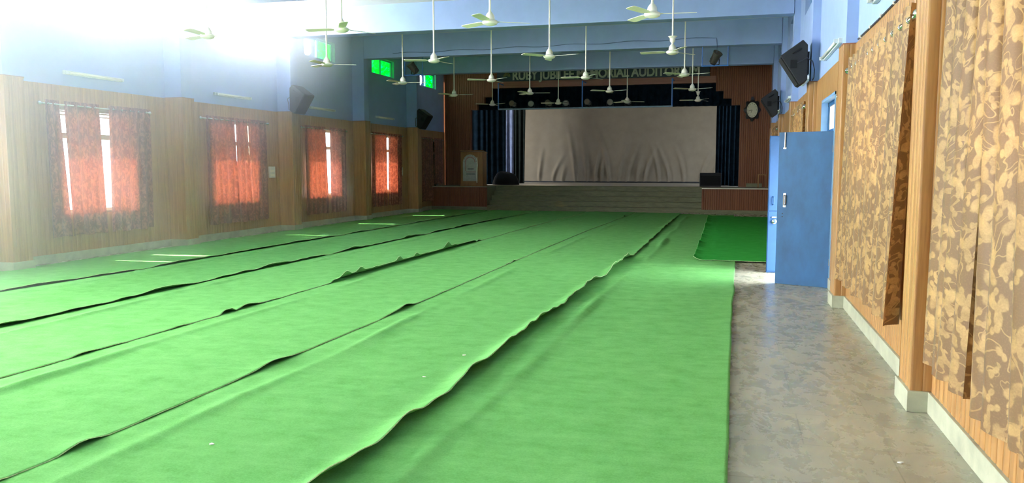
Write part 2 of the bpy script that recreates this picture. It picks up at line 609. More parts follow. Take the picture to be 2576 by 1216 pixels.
# ------------------------------------------------------------------ hall layout
XR, XRP = 1.30, 1.176          # right wall (wood face) and right pilaster face
XL, XLP = -10.91, -10.525      # left
PW = .366                      # pilaster width
PIL = [-2.58, 1.52, 5.657, 9.713, 13.781, 17.909, 22.05, 26.2]
BEAM_Z, CEIL_Z, WOOD_Z = 4.787, 5.44, 2.965
YB, YF = -4.6, 30.0            # rear wall, proscenium wall
BAYC = []                      # (y0, y1, centre) of each bay between pilasters
for i, y in enumerate(PIL):
    e = PIL[i + 1] if i + 1 < len(PIL) else YF
    BAYC.append((y + PW, e, (y + PW + e) / 2))
VH = lambda k: 1.15 if k <= 4 else .86
SILL, HEAD, WHW = .80, 2.62, .93
VZ0, VZ1, VHW = 4.55, 5.09, .86


def wall_cells(mb, xa, xb, y0, y1, z0, z1, holes):
    ys = sorted({y0, y1} | {min(max(h[k], y0), y1) for h in holes for k in (0, 1)})
    for a, b in zip(ys, ys[1:]):
        if b - a < 1e-5:
            continue
        c = (a + b) / 2
        hz = sorted((h[2], h[3]) for h in holes if h[0] < c < h[1])
        z = z0
        for p, q in hz:
            if p > z:
                mb.box(xa, xb, a, b, z, p)
            z = max(z, q)
        if z < z1:
            mb.box(xa, xb, a, b, z, z1)
    return mb


def ribbed(mb, axis, c, sgn, a0, a1, z0, z1, holes=(), pitch=.092, depth=.012):
    """vertical strip panelling: each strip a shallow rounded rib. axis 'x': plane x=c facing sgn, runs along y"""
    ys = sorted({a0, a1} | {min(max(h[k], a0), a1) for h in holes for k in (0, 1)})
    prof = [(0, -1), (.06, -.25), (.2, 0), (.8, 0), (.94, -.25), (1, -1)]
    for a, b in zip(ys, ys[1:]):
        if b - a < 1e-4:
            continue
        m_ = (a + b) / 2
        spans, z = [], z0
        for p, q in sorted((h[2], h[3]) for h in holes if h[0] < m_ < h[1]):
            if p > z:
                spans.append((z, p))
            z = max(z, q)
        if z < z1:
            spans.append((z, z1))
        n = max(1, round((b - a) / pitch))
        for zz0, zz1 in spans:
            k0 = len(mb.v)
            cols = []
            for i in range(n):
                for t, d in prof[:-1]:
                    cols.append((a + (i + t) * (b - a) / n, d * depth))
            cols.append((b, -depth))
            for u, d in cols:
                w = c + sgn * d
                for zc in (zz0, zz1):
                    mb.v.append((w, u, zc) if axis == 'x' else (u, w, zc))
            fl = (sgn > 0) == (axis == 'x')
            for i in range(len(cols) - 1):
                q = (k0 + 2 * i, k0 + 2 * i + 2, k0 + 2 * i + 3, k0 + 2 * i + 1)
                mb.f.append(q if fl else tuple(reversed(q)))
                mb.m.append(0)
            # top edge return
            i0 = len(mb.v)
            tb = c - sgn * .03
            mb.v += ([(c, a, zz1), (c, b, zz1), (tb, b, zz1), (tb, a, zz1)] if axis == 'x'
                     else [(a, c, zz1), (b, c, zz1), (b, tb, zz1), (a, tb, zz1)])
            mb.f.append((i0, i0 + 1, i0 + 2, i0 + 3))
            mb.m.append(0)
    return mb


# floor
struct(MB().box(-11.2, 1.6, YB - .2, 29.0, -.12, 0).build('floor', M['stone']))
# yard outside
struct(MB().box(-60, 60, -40, 80, -.42, -.3).build('ground', M['ground']))
# ceiling
struct(MB().box(-11.5, 1.9, YB - .3, YF + .2, CEIL_Z, CEIL_Z + .15).build('ceiling', M['ceiling']))

# ---- left wall
lh, rh = [], []
for k, (a, b, c) in enumerate(BAYC):
    lh.append((c - WHW, c + WHW, SILL, HEAD))
    lh.append((c - VH(k), c + VH(k), VZ0, VZ1))
    if k == 3:
        rh.append((11.27, 12.87, 0, 2.57))
    elif k in (1, 2, 4, 6, 0):
        rh.append((c - WHW, c + WHW, SILL, HEAD))
    rh.append((c - VHW, c + VHW, VZ0, VZ1))
wl = struct(wall_cells(MB(), XL - .26, XL - .028, YB, YF, 0, CEIL_Z, lh).build('wall_left', M['plaster']))
wr = struct(wall_cells(MB(), XR + .028, XR + .26, YB, YF, 0, CEIL_Z, rh).build('wall_right', M['plaster']))
for k, (a, b, c) in enumerate(BAYC):
    ribbed(MB(), 'x', XL, 1, a, b, .14, WOOD_Z, [h for h in lh if a < (h[0] + h[1]) / 2 < b and h[2] < 3]).build('wood_panelling', M['wood'], wl, 'auto')
    ribbed(MB(), 'x', XR, -1, a, b, .14, WOOD_Z, [h for h in rh if a < (h[0] + h[1]) / 2 < b and h[2] < 3]).build('wood_panelling', M['wood'], wr, 'auto')
# window reveals (plain boards lining the openings)
for side, xa, xb, hs in (('l', XL - .26, XL, lh), ('r', XR, XR + .26, rh)):
    for h in hs:
        if h[2] > 3 or h[2] == 0:
            continue
        mb = MB()
        mb.box(xa, xb, h[0] - .02, h[0] + .012, h[2], h[3])
        mb.box(xa, xb, h[1] - .012, h[1] + .02, h[2], h[3])
        mb.box(xa, xb, h[0], h[1], h[2] - .02, h[2] + .012)
        mb.box(xa, xb, h[0], h[1], h[3] - .012, h[3] + .02)
        mb.build('window_lining', M['win_frame'], wl if side == 'l' else wr)

# ---- pilasters and beams
for i, y in enumerate(PIL):
    for side in (-1, 1):
        xf = XLP if side < 0 else XRP
        xw = XL - .1 if side < 0 else XR + .1
        s = 1 if side < 0 else -1
        root = sroot('pilaster', (xf, y, 0))
        x0, x1 = min(xf - s * .03, xw), max(xf - s * .03, xw)
        MB().box(x0, x1, y + .02, y + PW - .02, .1, CEIL_Z).build('plaster_shaft', M['plaster'], root)
        p = MB()
        ribbed(p, 'x', xf, s, y, y + PW, .14, WOOD_Z, pitch=.09)
        lo, hi = min(xf, xw), max(xf, xw)
        ribbed(p, 'y', y, -1, lo, hi, .14, WOOD_Z, pitch=.07 if side > 0 else .1, depth=.004)
        ribbed(p, 'y', y + PW, 1, lo, hi, .14, WOOD_Z, pitch=.07 if side > 0 else .1, depth=.004)
        p.build('wood_cladding', M['wood'], root, 'auto')
        lo, hi = (xw, xf + .02) if side < 0 else (xf - .02, xw)
        MB().box(lo, hi, y - .02, y + PW + .02, 0, .14).build('stone_skirting', M['skirt'], root, bevel=.003)
        # white edge bead and dark cap of the cladding
        MB().box(xf - .004 if side > 0 else xw, xw if side > 0 else xf + .004, y - .004, y + PW + .004, WOOD_Z, WOOD_Z + .012).build('cap_strip', M['wood_strip'], root)
    if i > 0:
        struct(MB().box(XLP - .02, XRP + .02, y, y + PW, BEAM_Z, CEIL_Z + .02).build('beam', M['plaster'], bevel=.006))
# skirting along the walls
sk = MB()
for a, b, c in BAYC:
    sk.box(XL - .02, XL + .02, a, b, 0, .14)
struct(sk.build('baseboard_left', M['skirt'], bevel=.003))
sk = MB()
for k, (a, b, c) in enumerate(BAYC):
    if k == 3:
        sk.box(XR - .02, XR + .02, a, 11.25, 0, .14).box(XR - .02, XR + .02, 12.89, b, 0, .14)
    else:
        sk.box(XR - .02, XR + .02, a, b, 0, .14)
struct(sk.build('baseboard_right', M['skirt'], bevel=.003))

# ---- rear wall behind the viewer; three tall glowing windows added as fill
rear = MB()
xs = [(-9.2, -7.4), (-5.7, -3.9), (-2.2, -.4)]
px = -11.2
for a, b in xs:
    rear.box(px, a, YB - .2, YB, 0, CEIL_Z)
    rear.box(a, b, YB - .2, YB, 0, .9).box(a, b, YB - .2, YB, 3.0, CEIL_Z)
    px = b
rear.box(px, 1.6, YB - .2, YB, 0, CEIL_Z)
struct(rear.build('wall_rear', M['plaster']))
M['rear_fill'] = glow('added_rear_fill_pane', (.97, .98, 1.0, 1), 2.0)  # glow added as unseen fill from behind the viewer
wn = 0
for a, b in xs:
    wn += 1
    r = sroot('window_%d' % wn, ((a + b) / 2, YB, .9))
    f = MB()
    for u in (a + .03, (a + b) / 2, b - .03):
        f.box(u - .03, u + .03, YB - .12, YB - .06, .9, 3.0)
    for z in (.93, 2.2, 2.97):
        f.box(a, b, YB - .12, YB - .06, z - .03, z + .03)
    f.build('window_frame', M['frame_blue'], r)
    MB().box(a, b, YB - .16, YB - .13, .9, 3.0).build('pane', M['rear_fill'], r)

# ---- high ventilator windows and low curtained windows
for k, (a, b, c) in enumerate(BAYC):
    for side in (-1, 1):
        VHW = VH(k) if side < 0 else .86
        deep = side < 0 and k <= 4
        xo = (XL - .40 if deep else XL - .17) if side < 0 else XR + .17
        s = 1 if side < 0 else -1
        wn += 1
        r = sroot('window_%d' % wn, (xo, c, VZ0))
        f = MB()
        x0, x1 = min(xo, xo + s * .05), max(xo, xo + s * .05)
        for u in (c - VHW + .02, c, c + VHW - .02):
            f.box(x0, x1, u - .02, u + .02, VZ0, VZ1)
        for z in (VZ0 + .02, VZ1 - .02):
            f.box(x0, x1, c - VHW, c + VHW, z - .02, z + .02)
        f.build('window_frame', M['frame_blue'], r)
        xp0, xp1 = sorted((xo - s * .02, xo - s * .045))
        if side > 0:
            MB().box(xp0, xp1, c - VHW, c + VHW, VZ0, VZ1).build('pane', M['dull_pane'], r)
        elif k <= 4:
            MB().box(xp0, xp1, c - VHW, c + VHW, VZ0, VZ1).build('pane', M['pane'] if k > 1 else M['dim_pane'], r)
            bx = MB()  # shroud added to cut pane light falling on the near floor
            xb0, xb1 = XL - .46, XL - .255
            bx.box(xb0, xb1, c - VHW - .08, c - VHW, VZ0 - .08, VZ1 + .08).box(xb0, xb1, c + VHW, c + VHW + .08, VZ0 - .08, VZ1 + .08)
            bx.box(xb0, xb1, c - VHW, c + VHW, VZ0 - .08, VZ0).box(xb0, xb1, c - VHW, c + VHW, VZ1, VZ1 + .08)
            bx.build('added_light_shroud', M['plaster'], r)
        elif k == 6:
            MB().box(xp0, xp1, c - VHW, c, VZ0, VZ1).build('pane', M['green'], r)
            MB().box(xp0, xp1, c, c + VHW, VZ0, VZ1).build('pane', M['green'], r)
        else:
            # half blanked off round an exhaust-fan hole, half green glass
            n = 28
            bl = MB()
            cc = (c - VHW / 2 - .02, (VZ0 + VZ1) / 2)
            for q in range(n):
                a0, a1 = 2 * pi * q / n, 2 * pi * (q + 1) / n
                def rim(t):
                    return (cc[0] + .23 * cos(t), cc[1] + .23 * sin(t))
                def sq(t):
                    m_ = max(abs(cos(t)) / .41, abs(sin(t)) / .27)
                    return (cc[0] + cos(t) / m_, cc[1] + sin(t) / m_)
                pa, pb, pc, pd = rim(a0), rim(a1), sq(a1), sq(a0)
                bl.hexa([(xp1, *pa), (xp1, *pb), (xp1, *pc), (xp1, *pd)], [(xp1 + .02, *pa), (xp1 + .02, *pb), (xp1 + .02, *pc), (xp1 + .02, *pd)])
            bl.build('blanking_board', M['plaster'], r)
            MB().lathe([(.38, xp0 - .04), (.38, xp0 - .02)], (0, cc[0], cc[1]), 'x', 24).build('fan_hole', M['hole'], r)
            MB().box(xp0, xp1, c, c + VHW, VZ0, VZ1).build('pane', M['green'], r)
    for side in (-1, 1):
        if side > 0 and k not in (0, 1, 2, 4, 6):
            continue
        xo = XL - .06 if side < 0 else XR + .2
        wn += 1
        r = sroot('window_%d' % wn, (xo, c, SILL))
        f = MB()
        for u in (c - WHW + .03, c + WHW - .03):
            f.box(xo - .03, xo + .03, u - .03, u + .03, SILL, HEAD)
        for z, h in ((SILL + .03, .03), (2.13, .045), (HEAD - .03, .03)):
            f.box(xo - .03, xo + .03, c - WHW, c + WHW, z - h, z + h)
        for z in (2.48, 2.54) if k == 3 else ():
            f.box(xo - .03, xo + .03, c - WHW, c + WHW, z - .012, z + .012)
        f.build('window_frame', M['win_frame'], r)
        MB().box(xo - .006, xo + .006, c - WHW, c + WHW, SILL, HEAD).build('pane', M['glass_green'] if (k == 7 and side < 0) else M['dim_pane'] if (k in (0, 2) and side < 0) else M['low_fill'] if (k == 1 and side < 0) else M['glass'], r)
        if side > 0 and k in (1, 2):
            MB().box(xo + .01, xo + .03, c - WHW + .05, c + WHW - .05, SILL + .05, 1.62).build('shutter', M['door_dark'], r)
        # sun hood over the window, outside
        h0, h1 = sorted((XL - .26, XL - 1.0)) if side < 0 else (XR + .26, XR + 1.0)
        MB().box(h0, h1, c - 1.2, c + 1.2, HEAD + .1, HEAD + .2).build('sun_hood', M['ground'], r)

# ------------------------------------------------------------------ stage end
ZS = .9
# proscenium wall: stepped opening
steps = [(-9.83, 3.82), (-9.56, 4.05), (-9.27, 4.30), (-8.97, 4.63)]
rs = [(.28, 3.82), (-.02, 4.06), (-.31, 4.33), (-.58, 4.62)]
wf = sroot('wall_front', (-4.8, YF, 0))
core = MB()
Y0, Y1 = YF + .03, YF + .2
core.box(-11.2, -9.83, Y0, Y1, 0, 6.1)
for (xa, za), (xb, zb) in zip(steps, steps[1:]):
    core.box(xa, xb, Y0, Y1, za, 6.1)
core.box(-8.97, -.58, Y0, Y1, 4.63, 6.1)
for (xa, za), (xb, zb) in zip(rs, rs[1:]):
    core.box(xb, xa, Y0, Y1, za, 6.1)
core.box(.28, 1.6, Y0, Y1, 0, 6.1)
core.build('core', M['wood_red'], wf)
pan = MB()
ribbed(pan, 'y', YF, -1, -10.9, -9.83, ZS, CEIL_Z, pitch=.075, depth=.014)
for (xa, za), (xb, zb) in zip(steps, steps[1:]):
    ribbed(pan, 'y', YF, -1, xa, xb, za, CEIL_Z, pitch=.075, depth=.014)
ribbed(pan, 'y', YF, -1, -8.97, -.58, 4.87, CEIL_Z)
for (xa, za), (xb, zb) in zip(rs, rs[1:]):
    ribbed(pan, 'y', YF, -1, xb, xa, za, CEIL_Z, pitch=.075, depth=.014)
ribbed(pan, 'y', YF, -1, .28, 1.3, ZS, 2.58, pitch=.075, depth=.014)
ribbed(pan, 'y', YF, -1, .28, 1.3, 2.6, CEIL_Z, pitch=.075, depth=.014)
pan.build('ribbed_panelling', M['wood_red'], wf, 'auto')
MB().box(-8.97, -.58, YF - .02, YF + .03, 4.63, 4.87).build('head_strip', M['wood_strip'], wf)
MB().box(.55, 1.1, YF - .03, YF, ZS, ZS + .13).build('stone_skirting', M['step_stone'], wf)

# stage house
struct(MB().box(-13, 3.4, YF + .2, 38.4, .7, ZS).box(-10.9, 1.3, YF, YF + .2, .7, ZS).build('stage_floor', M['stage_floor']))
struct(MB().box(-13, 3.4, 38.2, 38.4, ZS, 6).build('wall_stage_back', M['plaster']))
swl = MB()
swl.box(-12.9, -12.7, YF + .2, 33.6, ZS, 6).box(-12.9, -12.7, 35.6, 38.2, ZS, 6).box(-12.9, -12.7, 33.6, 35.6, ZS, 1.0).box(-12.9, -12.7, 33.6, 35.6, 2.8, 6)
struct(swl.build('wall_stage_left', M['plaster']))
struct(MB().box(3.2, 3.4, YF + .2, 38.2, ZS, 6).build('wall_stage_right', M['plaster']))
struct(MB().box(-13, 3.4, YF + .2, 38.4, 6, 6.15).build('ceiling_stage', M['ceiling']))
wn += 1
r = sroot('window_%d' % wn, (-12.8, 34.6, 1.0))
f = MB()
for u in (33.65, 34.6, 35.55):
    f.box(-12.82, -12.76, u - .04, u + .04, 1.0, 2.8)
f.build('window_frame', M['frame_blue'], r)
M['wing_pane'] = glow('bright_wing_pane', (1.0, .93, .82, 1), 6.0)
MB().box(-12.86, -12.84, 33.6, 35.6, 1.0, 2.8).build('pane', M['wing_pane'], r)

# wing platforms and steps
for x0, x1, nm in ((-10.9, -8.71, 'l'), (-.94, 1.3, 'r')):
    r = sroot('stage_platform', ((x0 + x1) / 2, 28.5, 0))
    MB().box(x0, x1, 28.53, YF + .02, 0, .86).build('core', M['step_stone'], r)
    ribbed(MB(), 'y', 28.5, -1, x0, x1, .13, .855, pitch=.075, depth=.012).build('ribbed_front', M['wood_red'], r, 'auto')
    MB().box(x0, x1, 28.47, 28.55, 0, .13).build('stone_skirting', M['step_stone'], r)
    MB().box(x0 - .01 if nm == 'r' else x0, x1 if nm == 'r' else x1 + .01, 28.46, YF, .86, .885).build('top_slab', M['step_stone'], r, bevel=.004)
    MB().box(x0, x1, 28.45, 28.46, .855, .89).build('edge_strip', M['cream'] if nm == 'r' else M['win_frame'], r)
st = sroot('stage_steps', (-4.8, 28.5, 0))
for k in range(5):
    mb = MB()
    y = 28.5 + .3 * k
    mb.box(-8.71, -.94, y, 29.72 if k < 4 else 30.0, .18 * k, .18 * (k + 1) - .03)
    mb.box(-8.71, -.94, y - .02, 29.72 if k < 4 else 30.0, .18 * (k + 1) - .03, .18 * (k + 1))
    mb.build('step', M['step_stone'], st, bevel=.004)

# ------------------------------------------------------------------ stage dressing
def drape(name, label, cat, mat, x0, x1, z0, z1, y, folds, amp, seed, group=None, sag=0.0, flare=0.0):
    rnd = random.Random(seed)
    ph = [rnd.uniform(-.9, .9) for _ in range(folds + 2)]
    nu, nv = folds * 8, 20
    ln = abs(x1 - x0)

    def P(i, j):
        u, v = i / nu, j / nv
        a = u * folds
        k = int(min(a, folds - 1e-6))
        p_ = ph[k] * (1 - (a - k)) + ph[k + 1] * (a - k)
        d = amp * (.45 + .55 * (1 - v)) * sin(2 * pi * a + p_)
        z = z0 + (z1 - z0) * v
        x = x0 + (x1 - x0) * u + flare * (1 - v) * (u - .5)
        return (x, y + d + sag * sin(pi * u) * (1 - v), z)
    o = MB().grid(P, nu, nv).build(name, mat, None, True)
    sd = o.modifiers.new('cloth', 'SOLIDIFY')
    sd.thickness = .006
    return tag(o, label, cat, group)


gs = 'dark stage curtains hanging around the white backdrop'
drape('stage_valance', 'wide dark navy valance hanging across the top of the stage opening', 'curtain', M['navy'], -9.75, .15, 3.82, 4.9, 30.265, 34, .05, 1, gs)
drape('stage_curtain', 'dark navy stage curtain behind the lectern, left of the stage opening', 'curtain', M['navy'], -10.3, -8.68, ZS + .01, 4.7, 31.0, 7, .03, 2, gs)
drape('stage_curtain', 'blue stage curtain edge lit by daylight, left of the black curtain', 'curtain', M['blue_leg'], -9.5, -8.74, ZS + .01, 4.7, 32.4, 3, .06, 3, gs)
drape('stage_curtain', 'black stage curtain overlapping the left edge of the white backdrop', 'curtain', M['dark_leg'], -9.3, -8.52, ZS + .01, 4.9, 33.6, 4, .07, 4, gs, flare=-.1)
drape('stage_curtain', 'dark navy stage curtain right of the white backdrop, behind the floor monitor', 'curtain', M['navy'], -.55, .1, ZS + .01, 4.7, 31.4, 5, .06, 5, gs)
drape('stage_curtain', 'dark navy stage curtain against the right wooden side of the stage opening', 'curtain', M['navy'], -.02, .7, ZS + .01, 4.7, 30.8, 4, .06, 6, gs)

# white backdrop with drooping creases
rnd = random.Random(11)
creases = [(-7.95, .50, 1.2, .35), (-7.5, .1, .7, .3), (-6.9, -.35, 2.4, .5), (-6.35, -.25, 2.0, .5), (-6.0, .25, 1.7, .4), (-5.35, -.55, 2.3, .5), (-4.95, .55, 1.9, .45),
           (-4.55, .7, 2.2, .4), (-4.1, .2, 1.2, .4), (-3.75, .6, 1.8, .4), (-3.1, -.5, 2.0, .5), (-2.65, -.7, 1.9, .4), (-2.0, -.45, 1.7, .4), (-1.3, .6, 1.6, .4), (-.8, .55, 1.3, .4), (-5.7, .1, 1.4, .3), (-8.6, .15, 1.5, .3)]
bw = (-9.7, .35)


def Pb(i, j):
    u, v = i / 220, j / 60
    x = bw[0] + (bw[1] - bw[0]) * u
    h = 4.6 * v
    z = ZS + .05 + h
    d = .012 * sin(9 * x) * (1 - v)
    for xc, sl, top, wd in creases:
        if h < top + .5:
            t = h / top
            xx = xc + sl * (t ** 1.6)
            a = .15 * max(0, 1 - t * .9) * min(1, t * 4 + .25)
            q = (x - xx) / (.055 + .045 * t)
            d += a * math.exp(-q * q) - .4 * a * math.exp(-(q - 2) ** 2)
    return (x, 36.5 - d, z)


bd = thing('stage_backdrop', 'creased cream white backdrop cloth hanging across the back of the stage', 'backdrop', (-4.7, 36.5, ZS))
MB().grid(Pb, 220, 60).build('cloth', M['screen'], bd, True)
MB().tube([(bw[0], 36.5, ZS + .035), (bw[1], 36.5, ZS + .035)], .03, 8).build('hem_pole', M['black'], bd)
MB().tube([(bw[0], 36.5, 5.55), (bw[1], 36.5, 5.55)], .03, 8).build('hanging_pole', M['black'], bd)

# signboard with cut-out letters
sb = thing('signboard', 'dark teal signboard with pale letters RUBY JUBILEE MEMORIAL AUDITORIUM above the stage', 'sign', (-4.78, 29.96, 4.87))
MB().box(-8.75, -.8, 29.95, 29.992, 4.872, 5.40).build('board', M['sign'], sb)
cu = bpy.data.curves.new('lettering', 'FONT')
cu.body = 'RUBY JUBILEE MEMORIAL AUDITORIUM'
cu.size = .46
cu.extrude = .012
cu.offset = .015
cu.align_x = 'CENTER'
cu.space_word = .8
cu.materials.append(M['letter'])
tx = bpy.data.objects.new('lettering', cu)
COL.objects.link(tx)
bpy.context.view_layer.update()
tw = tx.dimensions.x
me_ = bpy.data.meshes.new_from_object(tx.evaluated_get(bpy.context.evaluated_depsgraph_get()))
me_.materials.clear()
me_.materials.append(M['letter'])
bpy.data.objects.remove(tx)
tx = bpy.data.objects.new('lettering', me_)
COL.objects.link(tx)
tx.rotation_euler = (pi / 2, 0, 0)
tx.scale = (6.97 / tw, 1, 1)
tx.location = (-4.635, 29.936, 4.925)
tx.parent = sb
tx.matrix_parent_inverse = Matrix.Translation(sb.location).inverted()
for x in (-8.35,):
    e = MB()
    for q in range(7):
        a = pi * (q / 6)
        e.prism([(x + .03 * cos(a), 29.95, 5.06), (x + .14 * cos(a - .2), 29.95, 5.06 + .13 * sin(a - .2) + .01), (x + .14 * cos(a + .2), 29.95, 5.06 + .13 * sin(a + .2) + .01)], (0, -.012, 0))
    e.build('emblem', M['olive'], sb)


# ---- lighting bar in front of the stage
def spotlight(loc, label, aim, group, size=1.0):
    """can lamp on a yoke, aim = direction of the lens"""
    t = thing('spotlight', label, 'spotlight', loc, group)
    a = Vector(aim).normalized()
    c = Vector(loc) + Vector((0, 0, .16 * size))
    MB().tube([c - a * .14 * size, c - a * .12 * size, c + a * .08 * size, c + a * .15 * size], [.05 * size, .085 * size, .095 * size, .115 * size], 16).build('housing', M['spot'], t, 'auto')
    MB().tube([c + a * .145 * size, c + a * .155 * size], .095 * size, 16).build('lens', M['lens'], t)
    side = a.cross(Vector((0, 0, 1))).normalized()
    y = MB()
    y.tube([c + side * .125 * size, c + side * .125 * size - Vector((0, 0, .13 * size)), Vector(loc), c - side * .125 * size - Vector((0, 0, .13 * size)), c - side * .125 * size], .012 * size, 6)
    y.build('yoke', M['black'], t)
    return t


tr = thing('lighting_bar', 'silver blue pipe frame hung across the front of the stage opening', 'lighting bar', (-5.3, 29.3, 3.77))
MB().tube([(-8.5, 29.3, 3.77), (-2.05, 29.3, 3.77)], .03, 8).build('cross_pipe', M['pipe_grey'], tr)
for x in (-8.5, -5.3, -2.07):
    MB().tube([(x, 29.3, 3.77), (x, 29.3, 4.74), (x, 29.985, 4.74)], .026, 8).build('hanger', M['pipe'], tr)
names = ['leftmost, above the left edge of the white backdrop', 'second from left', 'third from left', 'fourth from left, next to the middle hanger', 'fifth from left, right of the middle hanger', 'sixth from left', 'rightmost']
for i, x in enumerate((-7.92, -7.22, -6.55, -5.9, -5.08, -4.28, -3.62)):
    spotlight((x, 29.3, 3.8), 'dark spotlight on the stage lighting bar, ' + names[i], (.1, -.9, -.1) if i % 2 else (-.15, -.9, .1), 'spotlights on the stage lighting bar')
for side, x0, x1, lab in ((-1, -9.32, -8.76, 'left'), (1, -.80, -.14, 'right')):
    t = thing('lamp_frame', 'blue pipe frame hanging under the second beam near the %s wall' % lab, 'lamp frame', ((x0 + x1) / 2, 22.24, 4.29), 'blue lamp frames under the second beam')
    for x in (x0, x1):
        MB().tube([(x, 22.24, 4.29), (x, 22.24, BEAM_Z)], .014, 8).build('upright', M['pipe'], t)
    MB().tube([(x0 - .02, 22.24, 4.29), (x1 + .02, 22.24, 4.29)], .018, 8).build('bottom_bar', M['pipe'], t)
    spotlight(((x0 + x1) / 2, 22.24, 4.30), 'dark tilted spotlight standing in the blue frame near the %s wall' % lab, (side * .45, -.5, .75) if side > 0 else (-.45, -.5, .75), 'spotlights in the blue frames', 1.15)
pts = []
for i in range(40):
    x = -9.6 + 9.1 * i / 39
    pts.append((x, 22.03, 4.90 + .02 * sin(i * .9) + .09 * (i / 39)))
pts += [(-.44, 22.03, 4.98), (-.42, 22.03, BEAM_Z + .02), (-.42, 22.03, 4.6)]
tag(MB().tube(pts, .007, 6).build('cable', M['cable_blue']), 'dark blue cable pinned along the face of the second beam', 'cable')


# ---- floor monitors on the stage
def monitor(x0, x1, y, label, flip):
    t = thing('floor_monitor', label, 'loudspeaker', ((x0 + x1) / 2, y, ZS), 'black floor monitors at the stage edge')
    pr = [(0, 0), (.42, 0), (.46, .1), (.30, .50), (.06, .50), (0, .42)]
    MB().prism([(x0, y + a, ZS + b) for a, b in pr], (x1 - x0, 0, 0)).build('cabinet', M['black'], t, bevel=.02)
    MB().prism([(x0 + .03, y - .004 + .0, ZS + .05), (x0 + .03, y - .004, ZS + .40), (x1 - .03, y - .004, ZS + .40), (x1 - .03, y - .004, ZS + .05)], (0, .012, 0)).build('grille', M['black_soft'], t)
    xs_ = x0 if not flip else x1
    MB().tube([(xs_ + (-.012 if not flip else .012), y + .12, ZS + .2), (xs_ + (-.02 if not flip else .02), y + .2, ZS + .24), (xs_ + (-.012 if not flip else .012), y + .28, ZS + .28)], .012, 6).build('handle', M['chrome'], t)


monitor(-1.08, -.32, 30.1, 'black floor monitor at the right edge of the white backdrop', False)
# dark cloth-covered lump left
lump = MB()
lx, ly = -8.52, 30.35


def Pl(i, j):
    a, v = 2 * pi * i / 28, j / 12
    r = (.52 - .34 * v ** 1.6) * (1 + .06 * sin(5 * a + 2 * v) + .05 * sin(3 * a))
    return (lx + r * cos(a), ly + .55 * r * sin(a), ZS + .012 + .53 * sin(v * pi / 2) * (.93 + .07 * cos(a - 2.6)))


lump.grid(Pl, 28, 12)
lump.f.append(tuple(12 * 29 + k for k in range(28)))
lump.m.append(0)
tag(lump.build('covered_monitor', M['black_soft'], None, True), 'black cloth-covered lump on stage between lectern and white backdrop', 'loudspeaker')

# ---- lectern
t = thing('lectern', 'wooden lectern with arched grey plaque on the left stage platform', 'lectern', (-9.41, 28.95, .885))
lx0, lx1, ly0, ly1, lz = -9.84, -8.97, 28.8, 29.3, .885
MB().box(lx0, lx0 + .03, ly0, ly1, lz + .05, lz + 1.28).build('side_panel', M['lectern'], t)
MB().box(lx1 - .03, lx1, ly0, ly1, lz + .05, lz + 1.28).build('side_panel', M['lectern'], t)
MB().box(lx0 + .03, lx1 - .03, ly0, ly0 + .025, lz + .05, lz + 1.28).build('front_panel', M['lectern'], t)
MB().box(lx0 - .02, lx1 + .02, ly0 - .02, ly1 + .02, lz, lz + .05).build('plinth', M['lectern'], t, bevel=.005)
MB().hexa([(lx0 - .02, ly0 - .03, lz + 1.32), (lx1 + .02, ly0 - .03, lz + 1.32), (lx1 + .02, ly1 + .03, lz + 1.24), (lx0 - .02, ly1 + .03, lz + 1.24)],
          [(lx0 - .02, ly0 - .03, lz + 1.35), (lx1 + .02, ly0 - .03, lz + 1.35), (lx1 + .02, ly1 + .03, lz + 1.27), (lx0 - .02, ly1 + .03, lz + 1.27)]).build('sloping_top', M['lectern'], t)


def arch(cx, z0, w, h, y, d):
    pts = [(cx - w / 2, y, z0), (cx + w / 2, y, z0)]
    for q in range(17):
        a = pi * q / 16
        pts.append((cx + w / 2 * cos(a), y, z0 + h - w / 2 * 1.1 + w / 2 * 1.1 * sin(a)))
    return pts


pcx, pz = -9.46, lz + .19
pq = MB().prism(arch(pcx, pz, .58, 1.0, ly0 - .012, 0), (0, .012, 0)).build('plaque', M['plaque'], t)
rg = MB()
for q in range(16):
    a0, a1 = pi * q / 16, pi * (q + 1) / 16
    f_ = lambda r, a: (pcx + r * cos(a), ly0 - .016, pz + .70 + r * sin(a) * 1.05)
    rg.hexa([f_(.17, a0), f_(.21, a0), f_(.21, a1), f_(.17, a1)], [Vector(f_(.17, a0)) + Vector((0, .004, 0)), Vector(f_(.21, a0)) + Vector((0, .004, 0)), Vector(f_(.21, a1)) + Vector((0, .004, 0)), Vector(f_(.17, a1)) + Vector((0, .004, 0))])
rg.box(pcx - .20, pcx - .17, ly0 - .016, ly0 - .012, pz + .38, pz + .70)
rg.box(pcx - .17, pcx + .22, ly0 - .016, ly0 - .012, pz + .33, pz + .36)
MB_ = rg.build('printed_arch', M['plaque_red'], t)
for q in range(9):
    a = pi * (q + .5) / 9
    MB().box(pcx + .245 * cos(a) - .012, pcx + .245 * cos(a) + .012, ly0 - .016, ly0 - .012, pz + .70 + .26 * sin(a) - .014, pz + .70 + .26 * sin(a) + .014).build('printed_mark', M['plaque_dark'], t)
MB().box(pcx - .1, pcx + .14, ly0 - .016, ly0 - .012, pz + .44, pz + .47).build('printed_line', M['plaque_dark'], t)
MB().box(pcx - .15, pcx + .2, ly0 - .016, ly0 - .012, pz + .25, pz + .28).build('printed_line', M['plaque_dark'], t)
MB().tube([(pcx + .27, ly0 - .02, pz - .06), (pcx + .26, ly0 - .03, pz + .2), (pcx + .285, ly0 - .02, pz + .6), (pcx + .27, ly0 - .02, pz + .9)], [.018, .022, .02, .012], 8).build('pale_strip', M['white'], t)  # pale vertical strip along the plaque's right edge

